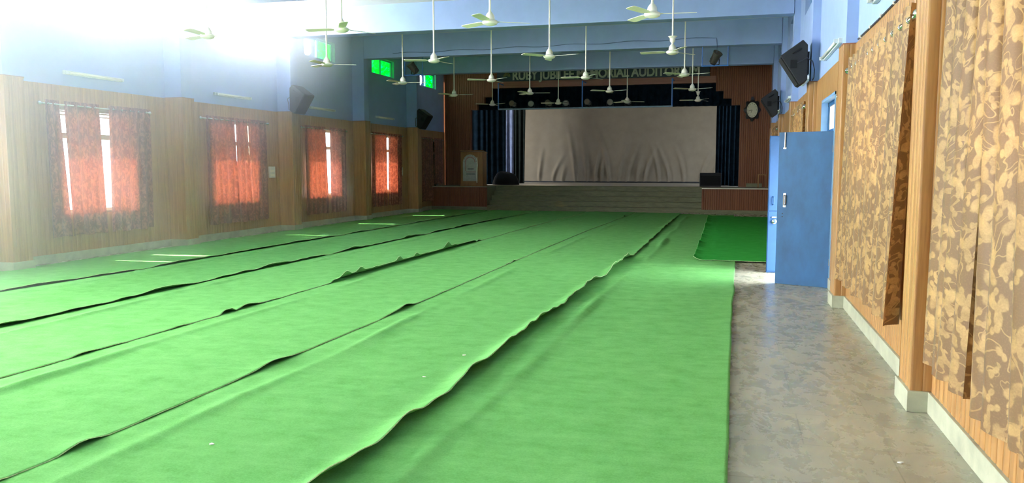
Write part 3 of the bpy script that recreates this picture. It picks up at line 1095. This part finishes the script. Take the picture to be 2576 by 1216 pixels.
# ---- clock
t = thing('wall_clock', 'oval wall clock with dark carved frame on the right of the stage', 'clock', (.69, 29.98, 3.63))
fr = MB()
cx, cz = .69, 3.63
n = 72
rim_o = [(cx + (.265 + .03 * cos(8 * 2 * pi * q / n)) * cos(2 * pi * q / n), cz + (.37 + .04 * cos(8 * 2 * pi * q / n)) * sin(2 * pi * q / n)) for q in range(n)]
rim_i = [(cx + .185 * cos(2 * pi * q / n), cz + .27 * sin(2 * pi * q / n)) for q in range(n)]
for q in range(n):
    a, b = rim_o[q], rim_o[(q + 1) % n]
    c_, d_ = rim_i[(q + 1) % n], rim_i[q]
    fr.hexa([(a[0], 29.985, a[1]), (b[0], 29.985, b[1]), (c_[0], 29.985, c_[1]), (d_[0], 29.985, d_[1])],
            [(a[0], 29.95, a[1]), (b[0], 29.95, b[1]), (c_[0], 29.90, c_[1]), (d_[0], 29.90, d_[1])])
fr.build('carved_frame', M['clock_frame'], t)
MB().lathe([(.001, 0), (.185, 0), (.185, .03), (.001, .03)], (cx, 29.925, cz), 'y', 40, 1, 1.46).build('dial', M['clock_face'], t)
MB().prism([(cx - .07, 29.98, cz + .36), (cx + .07, 29.98, cz + .36), (cx + .03, 29.98, cz + .47), (cx - .03, 29.98, cz + .47)], (0, -.05, 0)).build('crest', M['clock_frame'], t)
hd = MB()
for ang, ln in ((rad(200), .10), (rad(255), .15)):
    e_ = (cx + ln * sin(ang), cz - ln * cos(ang) * 0 + ln * cos(ang))
    hd.tube([(cx, 29.918, cz), (e_[0], 29.918, e_[1])], [.008, .004], 6)
hd.build('hands', M['black'], t)
for q in range(12):
    a = 2 * pi * q / 12
    MB().box(cx + .15 * sin(a) - .008, cx + .15 * sin(a) + .008, 29.92, 29.926, cz + .22 * cos(a) - .014, cz + .22 * cos(a) + .014).build('hour_mark', M['clock_frame'], t)

# ---- stool beside the wall on the right platform
t = thing('wooden_stool', 'small dark wooden stool on the right stage platform, beside the open door edge', 'stool', (1.08, 29.55, .885))
MB().box(.93, 1.23, 29.4, 29.7, 1.33, 1.36).build('seat', M['lectern'], t, bevel=.005)
for x in (.95, 1.21):
    for y in (29.42, 29.68):
        MB().box(x - .018, x + .018, y - .018, y + .018, .886, 1.33).build('leg', M['lectern'], t)

# ------------------------------------------------------------------ loudspeakers on the pilasters
def wall_speaker(side, yp, label):
    xf = XRP if side > 0 else XLP
    s = -side
    y0, y1 = yp - .17, yp + .34
    U = lambda u, z, y: (xf + s * u, y, z)
    t = thing('wall_speaker', label, 'loudspeaker', (xf + s * .2, (y0 + y1) / 2, 2.9), 'black loudspeakers tilted down from the pilasters')
    pr = [(.455, 3.37), (.12, 3.61), (.045, 3.53), (.04, 2.98), (.155, 2.90)]
    MB().prism([U(u, z, y0) for u, z in pr], (0, y1 - y0, 0)).build('cabinet', M['black'], t, bevel=.012)
    fa, fb = Vector(U(.455, 3.37, 0)), Vector(U(.155, 2.90, 0))
    nrm = Vector((s * .843, 0, -.538))
    a, b = fa.lerp(fb, .05), fa.lerp(fb, .95)
    a += nrm * .002
    b += nrm * .002
    A = [(p.x, yy, p.z) for p, yy in ((a, y0 + .02), (a, y1 - .02), (b, y1 - .02), (b, y0 + .02))]
    B = [tuple(Vector(p) + nrm * .014) for p in A]
    MB().hexa(A, B).build('grille', M['black_soft'], t)
    hp = MB()
    c0, c1 = U(.27, 3.40, y0 - .004), U(.16, 3.47, y0 - .004)
    hp.tube([c0, (c0[0], y0 - .03, c0[2]), (c1[0], y0 - .03, c1[2]), c1], .010, 6)
    hp.build('handle', M['black_soft'], t)
    MB().box(min(xf, xf + s * .05), max(xf, xf + s * .05), yp + .05, yp + .25, 3.1, 3.45).build('wall_bracket', M['black'], t)
    MB().box(min(U(.30, 0, 0)[0], U(.20, 0, 0)[0]), max(U(.30, 0, 0)[0], U(.20, 0, 0)[0]), y0 - .004, y0 + .01, 3.17, 3.30).build('terminal_plate', M['black_soft'], t)
    cb = [U(.2, 3.25, y0 - .01), U(.08, 3.30, y0 - .05), U(-.0, 3.26, y0 - .02), U(-.04, 3.15, y0 + .1), U(-.05, 3.02, y0 + .12), U(-.02, 2.985, y0 + .15)]
    if side > 0:
        cb = [U(.2, 3.25, y0 - .01), U(.06, 3.32, y0 - .04), U(-.03, 3.27, y0 + .0), U(-.07, 3.15, y0 + .1), U(-.07, 3.03, y0 + .13), U(-.05, 2.985, y0 + .15)]
    MB().tube(cb, .008, 6).build('speaker_cable', M['cable'], t)


wall_speaker(1, PIL[4], 'black loudspeaker high on the right wall, above the open blue door')
wall_speaker(1, PIL[6], 'black loudspeaker high on the right wall, next to the clock')
wall_speaker(-1, PIL[5], 'black loudspeaker on the left wall below the nearest green pane')
wall_speaker(-1, PIL[7], 'black loudspeaker on the left wall closest to the stage')


# ------------------------------------------------------------------ tube lights
def tube_light(side, yc, z, ln, label):
    xw = XR + .028 if side > 0 else XL - .028
    s = -side
    t = thing('tube_light', label, 'tube light', (xw, yc, z), 'unlit tube lights along the side walls')
    X = lambda a, b: (min(xw + s * a, xw + s * b), max(xw + s * a, xw + s * b))
    MB().box(*X(0, .05), yc - ln / 2, yc + ln / 2, z - .03, z + .035).build('batten', M['batten'], t, bevel=.006)
    MB().tube([(xw + s * .075, yc - ln / 2 + .06, z), (xw + s * .075, yc + ln / 2 - .06, z)], .016, 10).build('glass_tube', M['tube'], t, True)
    for e in (-1, 1):
        MB().box(*X(.05, .1), yc + e * (ln / 2 - .05) - .02, yc + e * (ln / 2 - .05) + .02, z - .025, z + .025).build('lamp_holder', M['batten'], t)


for k, nm in ((3, 'above the two blazing daylight slits'), (4, 'between the glare and the nearest left loudspeaker'), (5, 'right of the nearest left loudspeaker'), (6, 'below the double green pane')):
    tube_light(-1, BAYC[k][2], 3.19, 1.35, 'unlit white tube light on the left wall, ' + nm)
for k, nm in ((2, 'above the brown curtain nearest the door'), (3, 'above the open blue door'), (4, 'half hidden behind the loudspeaker over the door'), (5, 'short end seen beyond that loudspeaker'), (6, 'farthest along, near the clock')):
    tube_light(1, BAYC[k][2], 3.2, 1.35 if k != 3 else 1.8, 'unlit white tube light on the right wall, ' + nm)


# ------------------------------------------------------------------ curtains, rods
def curtain(side, yt0, yt1, yb0, yb1, zb, folds, amp, seed, label, group, mat, ztop=2.70, zr=2.635):
    xp = XR - .105 if side > 0 else XL + .075
    t = thing('curtain', label, 'curtain', (xp, (yt0 + yt1) / 2, zb), group)
    if side > 0:
        ztop = 2.735
    rnd = random.Random(seed)
    ph = [rnd.uniform(-1.1, 1.1) for _ in range(folds + 2)]
    am = [rnd.uniform(.65, 1.25) for _ in range(folds + 2)]
    nu, nv = max(folds, 1) * 12, 40
    full = 1.75

    def P(i, j):
        u, v = i / nu, j / nv
        a = u * folds
        k = int(min(a, folds - 1e-6))
        w = a - k
        p_ = ph[k] * (1 - w) + ph[k + 1] * w
        m_ = am[k] * (1 - w) + am[k + 1] * w
        low = 1 - v
        sn = sin(2 * pi * a + p_ * (.4 + low))
        d = amp * m_ * (.75 + .25 * low) * (abs(sn) ** .8) * (1 if sn > 0 else -1)
        d += .25 * amp * sin(4 * pi * a + 2 * p_) * low
        z = zb + (ztop - zb) * v + .012 * sin(3 * u * folds + seed) * low
        y = (yt0 * v + yb0 * low) * (1 - u) + (yt1 * v + yb1 * low) * u
        y += .5 * amp * m_ * cos(2 * pi * a + p_) * (.5 + low)
        return (xp + d, y, z)
    w_m = abs(yb1 - yb0) * full
    o = MB().grid(P, nu, nv, lambda i, j: (i / nu * w_m + seed * .37, (ztop - zb) * j / nv)).build('cloth', mat, t, True)
    n_ = max(2, folds)
    for q in range(n_):
        y = yt0 + (yt1 - yt0) * (q + .5) / n_
        e = MB()
        pts = [(xp, y + .03 * cos(2 * pi * g / 12), zr + .03 * sin(2 * pi * g / 12)) for g in range(13)]
        pts = [(xp + .006 * (1 if side < 0 else -1), p[1], p[2]) for p in pts]
        ring = MB().tube([(xp + .02 * cos(2 * pi * g / 10), y, zr + .022 * sin(2 * pi * g / 10)) for g in range(11)], .006, 6, cap=False)
        ring.build('eyelet', M['chrome'], t, True)
    return t


def rod(side, y0, y1, label, zr=2.635):
    xp = XR - .105 if side > 0 else XL + .075
    xw = XR if side > 0 else XL
    t = thing('curtain_rod', label, 'curtain rod', (xp, (y0 + y1) / 2, zr), 'chrome curtain rods over the windows')
    MB().tube([(xp, y0, zr), (xp, y1, zr)], .0125, 10).build('rod', M['chrome'], t, True)
    for e, yy in ((-1, y0), (1, y1)):
        MB().lathe([(.012, 0), (.02, e * .008), (.014, e * .02), (.03, e * .04), (.036, e * .062), (.028, e * .085), (.004, e * .1)], (xp, yy, zr), 'y', 14).build('finial', M['chrome'], t, True)
    for yy in (y0 + .08, y1 - .08):
        MB().tube([(xw, yy, zr - .01), (xp, yy, zr - .012)], .010, 8).build('bracket', M['chrome'], t)


GL = 'red-brown patterned curtains on the left wall'
GR = 'brown and gold damask curtains on the right wall'
cl, cr_ = M['curtain_left'], M['curtain_right']
# left wall, from the near bay to the stage
curtain(-1, 10.75, 11.03, 10.75, 11.16, .42, 2, .028, 23, 'narrow dark curtain left of the brightest pair of daylight slits', GL, cl)
curtain(-1, 11.14, 11.93, 11.20, 12.03, .42, 4, .028, 24, 'backlit curtain between the two blazing daylight slits', GL, cl)
curtain(-1, 12.15, 13.22, 12.12, 13.18, .42, 5, .028, 25, 'backlit curtain right of the widest blazing daylight slit', GL, cl)
curtain(-1, 14.92, 15.93, 14.92, 16.02, .34, 5, .028, 26, 'backlit curtain in the second bright bay, left of its first slit', GL, cl)
curtain(-1, 15.99, 16.42, 15.99, 16.56, .34, 2, .028, 27, 'narrow backlit curtain between two thin slits in the second bright bay', GL, cl)
curtain(-1, 16.5, 17.25, 16.56, 17.30, .34, 4, .028, 28, 'backlit curtain nearest the white switch plate', GL, cl)
curtain(-1, 19.05, 20.18, 19.05, 20.34, .32, 5, .028, 29, 'red backlit curtain under the round fan hole, left of its slit', GL, cl)
curtain(-1, 20.42, 21.42, 20.40, 21.42, .32, 5, .028, 30, 'red backlit curtain under the nearest green pane, right of its slit', GL, cl)
curtain(-1, 23.2, 24.30, 23.2, 24.37, .34, 5, .028, 31, 'red backlit curtain under the double green pane, left of a narrow slit', GL, cl)
curtain(-1, 24.44, 25.5, 24.44, 25.45, .34, 5, .028, 32, 'red backlit curtain under the double green pane, right of a narrow slit', GL, cl)
curtain(-1, 27.1, 28.48, 27.1, 28.5, .34, 6, .028, 33, 'unlit dark curtain beside the stage platform, left of a green glimmer', GL, cl)
curtain(-1, 28.62, 29.5, 28.6, 29.5, .95, 4, .028, 34, 'unlit dark curtain above the left stage platform', GL, cl)
nm = ['at the left picture edge', 'over the brightest daylight slits', 'over the second bright bay', 'over the red curtains under the fan hole', 'over the red curtains under the double green pane', 'over the dark curtains beside the stage']
for k in range(3, 8):
    c = BAYC[k][2]
    rod(-1, c - 1.22, c + 1.22, 'curtain rod on the left wall ' + nm[k - 2])
# right wall
curtain(1, 2.55, 4.32, 2.50, 4.10, .43, 8, .068, 42, 'damask curtain nearest the viewer, at the right picture edge', GR, cr_)
curtain(1, 4.28, 5.10, 4.36, 5.15, .44, 4, .062, 41, 'damask curtain beyond the dark gap, left of the nearest one', GR, cr_)
curtain(1, 6.16, 7.6, 6.38, 7.72, .43, 5, .06, 43, 'damask curtain with the rod finial, near half of the second window', GR, cr_)
curtain(1, 7.63, 9.1, 7.66, 9.28, .40, 6, .055, 44, 'damask curtain far half of the second window, next to the blue door', GR, cr_)
curtain(1, 14.75, 17.1, 14.75, 17.1, .40, 9, .045, 45, 'damask curtain seen above the blue door leaf, with white ring', GR, cr_)
curtain(1, 23.1, 25.4, 23.1, 25.4, .40, 9, .045, 46, 'orange damask curtain far along the right wall below the loudspeaker', GR, cr_)
for (a, b), nm in zip(((2.4, 5.05), (6.10, 9.3), (14.68, 17.2), (23.0, 25.5)), ('over the nearest damask curtains', 'with a ball finial, over the second damask curtains', 'behind the loudspeaker over the door', 'far along by the clock')):
    rod(1, a, b, 'curtain rod on the right wall ' + nm)

# ------------------------------------------------------------------ door
dr = sroot('door_1', (XR, 12.07, 0))
f = MB()
f.box(XR - .012, XR + .20, 11.25, 11.29, 0, 2.59).box(XR - .012, XR + .20, 12.85, 12.89, 0, 2.59).box(XR - .012, XR + .20, 11.25, 12.89, 2.55, 2.59)
f.build('reveal', M['frame_blue'], dr)
f = MB()
f.box(XR + .08, XR + .14, 11.29, 11.35, 0, 2.55).box(XR + .08, XR + .14, 12.79, 12.85, 0, 2.55).box(XR + .08, XR + .14, 11.29, 12.85, 2.49, 2.55).box(XR + .08, XR + .14, 11.29, 12.85, 2.08, 2.15).box(XR + .08, XR + .14, 12.04, 12.10, 2.15, 2.49)
f.build('frame', M['door_dark'], dr)
MB().box(XR + .10, XR + .11, 11.35, 12.79, 2.15, 2.49).build('transom_pane', M['trans_pane'], dr)


def leaf(h, e, z0, z1, th=.04):
    """frame of a door leaf standing from hinge h to free edge e (floor xy)"""
    a, b = Vector((h[0], h[1], 0)), Vector((e[0], e[1], 0))
    d = (b - a)
    w = d.length
    d.normalize()
    n = Vector((-d.y, d.x, 0))
    if n.y > 0:
        n = -n                     # n faces the viewer

    def Q(u, z, o):                # u along leaf from hinge, o out towards the viewer
        p = a + d * u + n * o
        return (p.x, p.y, z)

    def slab(u0, u1, z0, z1, o0, o1, name, mat, parent, bevel=0):
        return MB().hexa([Q(u0, z0, o0), Q(u1, z0, o0), Q(u1, z1, o0), Q(u0, z1, o0)], [Q(u0, z0, o1), Q(u1, z0, o1), Q(u1, z1, o1), Q(u0, z1, o1)]).build(name, mat, parent, bevel=bevel)
    return Q, slab, w


Q, slab, w = leaf((XR - .01, 11.27), (.63, 11.545), .002, 2.07)
t = thing('door_leaf', 'dark blue open door leaf nearest the viewer, standing out from the right wall', 'door', (XR - .01, 11.27, 0), 'blue double door leaves')
slab(0, w, .003, 2.075, -.04, 0, 'panel', M['door_dark'], t, .003)
MB().tube([Q(w - .085, 1.855, .012), Q(w - .085, 2.07, .012)], .009, 8).build('tower_bolt', M['chrome'], t)
slab(w - .105, w - .065, 1.85, 1.87, 0, .012, 'bolt_plate', M['chrome'], t)
MB().tube([Q(w - .10, 1.22, 0), Q(w - .10, 1.22, .035), Q(w - .10, 1.09, .035), Q(w - .10, 1.09, 0)], .010, 8).build('handle', M['chrome'], t)
slab(w - .118, w - .082, 1.06, 1.25, 0, .006, 'handle_plate', M['chrome'], t)
for z in (.97, .93):
    MB().tube([Q(w - .075, z, -.002), Q(w - .075, z, .0015)], .008, 10).build('screw_hole', M['black'], t)
for z in (.3, 1.1, 1.8):
    MB().tube([Q(-.004, z, .002), Q(-.004, z + .09, .002)], .009, 8).build('hinge', M['brass'], t)
Q, slab, w = leaf((XR - .01, 12.87), (.565, 12.71), .02, 2.07)
t = thing('door_leaf', 'daylit blue open door leaf behind, showing its padlock and a seam', 'door', (XR - .01, 12.87, 0), 'blue double door leaves')
slab(0, w, .003, 2.075, -.03, 0, 'panel', M['door_daylit'], t, .003)
slab(0.02, w - .002, .945, 2.07, 0, .014, 'upper_facing', M['door_daylit'], t, .006)
slab(0.02, w - .002, .025, .93, 0, .012, 'lower_facing', M['door_daylit'], t, .006)
MB().tube([Q(w - .065, 1.16, .014), Q(w - .065, 1.15, .045), Q(w - .065, 1.05, .045), Q(w - .065, 1.04, .014)], .010, 8).build('handle', M['door_daylit'], t)
lock = MB().lathe([(.02, -.018), (.036, -.012), (.036, .012), (.02, .018)], Q(w - .085, .785, .04), 'y', 14).build('padlock', M['chrome'], t, 'auto')
MB().tube([Q(w - .085 + .02 * cos(g * pi / 6), .815 + .035 * sin(g * pi / 6), .04) for g in range(7)], .006, 6).build('shackle', M['chrome'], lock)
slab(w - .12, w - .05, .84, .86, .012, .03, 'hasp', M['chrome'], t)

# ------------------------------------------------------------------ small wall fittings
for (y, z, nm) in ((17.54, 1.47, 'beside the curtain of the second bright bay'), (25.57, 1.45, 'beyond the red curtains near the stage')):
    t = thing('switch_plate', 'pale switch plate on the left wall ' + nm, 'switch', (XL, y, z), 'switch plates on the left wall')
    MB().box(XL - .004, XL + .03, y - .13, y + .13, z - .14, z + .14).build('box', M['switch'], t, bevel=.006)
    for dz in (-.07, .03):
        MB().box(XL + .03, XL + .038, y - .09, y + .09, z + dz - .03, z + dz + .03).build('rocker_row', M['white'], t, bevel=.003)
hk = [(5.98, 2.29, 'upper right of the second damask curtain'), (6.22, 1.98, 'lower right of the second damask curtain'), (10.85, 2.48, 'between the blue door frame and the pilaster'), (14.4, 2.49, 'right of the curtain above the door leaf'), (14.35, 2.68, 'highest, by the curtain above the door leaf')]
for y, z, nm in hk:
    t = thing('wall_hook', 'tiny white hook on right wall, ' + nm, 'hook', (XR, y, z), 'tiny white hooks on the right wall')
    MB().lathe([(.02, 0), (.02, -.006), (.008, -.01), (.008, -.03), (.013, -.036), (.004, -.044)], (XR, y, z), 'x', 10).build('knob', M['white'], t, True)
pts = [(XR - .004, y_, WOOD_Z + .012 + .006 * sin(y_ * 2.1)) for y_ in [BAYC[2][0] + .05 + i * .2 for i in range(18)]]
t = thing('cable_run', 'black cable clipped along the top of the right wood panelling', 'cable', (XR, 7.9, WOOD_Z))
MB().tube(pts, .011, 6).build('cable', M['cable'], t)
for i in range(1, 18, 3):
    y_ = pts[i][1]
    MB().box(XR - .02, XR + .012, y_ - .012, y_ + .012, WOOD_Z + .0, WOOD_Z + .028).build('clip', M['white'], t)


# ------------------------------------------------------------------ ceiling fans
def fan(x, y, ang, label, cup=False, z=3.8):
    t = thing('ceiling_fan', label, 'ceiling fan', (x, y, z), 'white ceiling fans hung in rows')
    top = CEIL_Z - z
    parts = []
    def add(mb, nme, mat, sm='auto', rz=0):
        o = mb.build(nme, mat, None, sm)
        o.parent = t
        o.rotation_euler = (0, 0, rz)
        return o
    add(MB().lathe([(.004, top - .11), (.028, top - .11), (.05, top - .07), (.07, top)], (0, 0, 0), 'z', 20), 'canopy', M['white'])
    add(MB().lathe([(.0165, .16), (.0165, top - .1)], (0, 0, 0), 'z', 10), 'rod', M['white'])
    add(MB().lathe([(.02, -.055), (.06, -.05), (.105, -.03), (.118, -.005), (.112, .015), (.085, .03), (.07, .035), (.07, .07), (.062, .10), (.042, .13), (.022, .15), (.02, .17)], (0, 0, 0), 'z', 28), 'motor_housing', M['white'])
    if cup:
        add(MB().lathe([(.018, .17), (.03, .175), (.052, .21), (.05, .25), (.075, .285), (.088, .29), (.088, .295), (.06, .292)], (0, 0, 0), 'z', 24), 'canopy_cup', M['white'])
    for q in range(3):
        b = MB()
        tilt = rad(9)
        st_ = [(.10, .030, 0), (.135, .034, 0), (.16, .050, 1), (.2, .062, 1), (.40, .066, 1), (.57, .070, 1), (.605, .064, 1), (.62, .045, 1)]
        def ring(r, w_, k):
            a_ = tilt * k
            o_ = []
            for yy, zz in ((-w_, -.003), (w_, -.003), (w_, .003), (-w_, .003)):
                o_.append((r, yy * cos(a_) - zz * sin(a_), yy * sin(a_) + zz * cos(a_) + .005))
            return o_
        for s0, s1 in zip(st_, st_[1:]):
            b.hexa(ring(*s0), ring(*s1))
        o = add(b, 'blade', M['blade'], False, ang + q * 2 * pi / 3)
    return t


FX = [-8.44, -5.99, -3.54, -1.13]
FY = [11.75, 15.85, 20.0, 24.1, 28.3]
ANG = [[36, 60, 27, 6], [27, 75, 105, 54], [15, 81, 60, 105], [0, 12, 96, 96], [90, 66, 24, 63]]
FZ = [3.77, 3.80, 3.83, 3.86, 3.88]
ROWN = ['nearest row', 'second row', 'third row', 'fourth row', 'farthest row, before the stage']
COLN = ['leftmost', 'second from left', 'third from left', 'rightmost']
for r_ in range(5):
    for c_ in range(4):
        ex = ''
        if (r_, c_) in ((1, 3), (4, 3)):
            ex = ', slipped cup above motor'
        if (r_, c_) == (0, 0):
            ex = ', lost in the window glare'
        fan(FX[c_], FY[r_], rad(ANG[r_][c_]), 'white ceiling fan, %s of the %s%s' % (COLN[c_], ROWN[r_], ex), bool(ex) and c_ == 3, FZ[r_])


# ------------------------------------------------------------------ carpets
def interp(tab, y):
    if y <= tab[0][0]:
        return tab[0][1]
    for (a, u), (b, v) in zip(tab, tab[1:]):
        if y <= b:
            return u + (v - u) * (y - a) / (b - a)
    return tab[-1][1]


def nz(a, b=0.0, c=0.0):
    return mnoise.noise((a, b, c))


def runner(label, xl, xr, y0, y1, lift, seed, mat, group, ridge=.020, z0=.0, lw=.16, cross=(), llift=0.0, patchy=False, ov=.30):
    """xl, xr: [(y, x)] edges;  lift: [(y, height)] of the curled right edge"""
    rnd = random.Random(seed)
    nv = int((y1 - y0) / .075)
    us = [0, .01, .03, .06, .085, .11, .13, .15, .17, .19, .21, .23, .25, .27, .285, .30, .315, .33, .36, .43, .5, .57, .64, .70, .75, .80, .84, .875, .905, .93, .95, .965, .98, .99, 1.0]
    nu = len(us) - 1
    cr = list(cross) + [(rnd.uniform(y0, y1), rnd.uniform(-.12, .12), rnd.uniform(0, .7), rnd.uniform(.3, 1.0), rnd.uniform(.004, .010)) for _ in range(int((y1 - y0) * .7))]

    def P(i, j):
        y = y0 + (y1 - y0) * j / nv
        a = interp(xl, y) - ov + .012 * nz(y * 1.3, seed)
        lf = interp(lift, y)
        b = interp(xr, y) + .02 * nz(y * .9, seed + 5) + .012 * nz(y * 3.1, seed + 9) * min(1, lf * 40)
        w_ = b - a
        x = a + w_ * us[i]
        dl0 = x - a
        on = min(1, max(0, (dl0 - .8 * ov) / .12))
        zz = z0 + .003 + .011 * on
        dr_ = (b - x) / lw
        if dr_ < 1:
            g = max(0, .6 + .75 * nz(y * 1.1, seed + 20) + .35 * nz(y * 3.1, seed + 30))
            if patchy:
                g = max(0, 1.5 * nz(y * .8, seed + 20) + 1.1 * nz(y * 2.6, seed + 30) - .12) * 1.5 + (.5 if lf > .045 else .06)
            zz += 1.7 * lf * (1 - dr_) ** 1.6 * g
        dl = x - a
        if llift and dl < lw:
            zz += llift * (1 - dl / lw) ** 1.6 * max(0, .5 + 1.1 * nz(y * 1.1, seed + 60) + .7 * nz(y * 4.0, seed + 70))
        g2 = max(0, .35 + nz(y * .5, seed + 40))
        zz += 1.7 * ridge * g2 * math.exp(-((dl - ov - .29 - .08 * nz(y * .4, seed + 50)) / .055) ** 2)
        for yc, sl, ua, ub, am in cr:
            q = (y - yc - sl * (x - a)) / .04
            if abs(q) < 3:
                e = on * min(1, max(0, (us[i] - ua) * 6)) * min(1, max(0, (ub - us[i]) * 6))
                zz += am * e * math.exp(-q * q)
        zz += on * .004 * (1 + nz(x * 1.7, y * 2.2, seed)) + .0025 * nz(x * 5, y * 6, seed)
        return (x, y, max(zz, z0 + .003))
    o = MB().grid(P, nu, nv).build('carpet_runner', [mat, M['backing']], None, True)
    sd = o.modifiers.new('pile', 'SOLIDIFY')
    sd.thickness = .006
    sd.offset = -1
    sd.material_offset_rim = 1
    return tag(o, label, 'carpet', group)


S0 = [(3, .02), (7, .04), (9.8, .07), (13.8, .12), (27, .15)]
S1 = [(2, -1.88), (3.57, -1.87), (5.7, -1.83), (7.6, -1.81), (10.8, -1.74), (13.7, -1.63), (25.4, -1.61), (27.6, -1.61)]
S2 = [(2, -3.53), (8.6, -3.48), (13.1, -3.49), (20, -3.42), (27.2, -3.18)]
S3 = [(2, -5.27), (9.8, -5.23), (16.2, -5.19), (22.6, -5.06), (26.7, -4.87)]
S4 = [(2, -6.9), (6.2, -6.92), (10.7, -7.01), (16, -6.95), (22.2, -6.85), (27, -6.7)]
S5 = [(2, -8.95), (8, -8.93), (10.2, -8.78), (14.2, -8.76), (22.6, -8.61), (27, -8.5)]
S6 = [(2, -10.72), (28, -10.72)]
GC = 'green carpet runners laid side by side along the hall'
c_ = M['carpet']
ya = .6
runner('green carpet runner against the left wall skirting, under the curtained windows', S6, S5, ya, 28.3, [(0, .03), (9, .02), (14, .03), (20, .015), (28, .02)], 106, c_, GC, ov=.05)
runner('green carpet runner second from the left wall', S5, S4, ya, 28.3, [(0, .035), (8, .03), (16, .03), (22, .03), (26, .01)], 105, c_, GC)
runner('green carpet runner third from the left wall, its edge humped mid-hall', S4, S3, ya, 28.35, [(0, .03), (7, .02), (7.5, .05), (8.2, .012), (9.6, .03), (10.6, .08), (13, .07), (16, .06), (16.6, .006), (28, .008)], 104, c_, GC, patchy=True)
runner('green carpet runner third from the bare stone floor, nearly flat seams', S3, S2, ya, 28.4, [(0, .022), (8, .016), (8.6, .03), (9.4, .014), (13, .03), (13.6, .004), (24, .008), (28, .03)], 103, c_, GC, patchy=True)
runner('green carpet runner second from the bare stone floor, with long curled-up edge', S2, S1, ya, 28.3, [(0, .10), (6, .085), (9, .08), (12.5, .075), (13.3, .12), (13.9, .12), (14.3, .03), (20, .035), (23, .05), (26, .02)], 102, c_, GC, lw=.20)
runner('green carpet runner bordering the bare stone floor', S1, S0, ya, 27.7, [(0, .006), (28, .006)], 101, c_, GC, ridge=.034, cross=[(7.6, .12, .02, 1.2, .012), (9.9, .03, .0, 1.1, .009), (12.4, .02, .2, 1.1, .012), (12.8, .02, .2, 1.1, .010), (13.2, .02, .2, 1.1, .014), (10.5, 0, .2, 1.1, .008), (5.6, .05, .1, 1.1, .008), (5.1, .08, .1, 1.1, .008)])
runner('darker green carpet piece behind the door, laid over the runner end', [(13.9, -.53), (19.5, -.55), (26, -.61), (27, -.6)], [(13.9, 1.24), (27, 1.24)], 13.92, 26.6, [(13, .0), (27, .0)], 111, M['carpet_dark'], None, ridge=.008, z0=.016, llift=.09, ov=.05)

# scraps on the carpet and floor
for i, (x, y, nm) in enumerate(((-1.98, 5.95, 'on the carpet beside the long curled edge'), (-2.2, 5.55, 'on the carpet left of the long curled edge'), (-2.83, 3.85, 'alone on the carpet at the front'), (.93, 4.62, 'on the bare floor beside the nearest curtain'), (.36, 13.7, 'on the floor at the door foot, by the dark green carpet'), (-2.13, 6.3, 'on the carpet just beyond the other crumbs'))):
    zb = .0135 if x < 0 else .001
    pts = [(x + .014 * cos(a) * (1 + .4 * sin(3 * a + i)), y + .010 * sin(a) * (1 + .3 * cos(2 * a + i)), zb + .003) for a in [2 * pi * q / 9 for q in range(9)]]
    tag(MB().prism(pts, (.002, 0, .005)).build('paper_scrap', M['litter']), 'tiny pale scrap ' + nm, 'litter', 'scraps of litter on the floor')

# ------------------------------------------------------------------ haze volume standing in for lens glare
HAZE, HAZE_G = .068, .50
m_, nt_, out_ = newmat('glare_haze')
vs = N(nt_, 'ShaderNodeVolumeScatter', i_Density=HAZE, i_Anisotropy=HAZE_G)
vs.inputs['Color'].default_value = (.90, .96, 1.0, 1)
nt_.links.new(vs.outputs[0], out_.inputs['Volume'])
# added scatter volume imitates veiling glare, tapering to nothing towards the stage
bot = [(-11.13, 6.6), (-7.6, 5.0), (-8.6, 12), (-11.13, 25)]
top = [(-11.13, 5.6), (-5.4, 3.5), (-7.2, 12), (-11.13, 28)]
hz = MB().hexa([(x, y, .03) for x, y in bot], [(x, y, CEIL_Z - .02) for x, y in top]).build('haze', m_)
hz['kind'] = 'stuff'
hz['label'] = 'bright haze volume standing for the glare along the left windows'
hz['category'] = 'haze'
scene.cycles.volume_bounces = 2
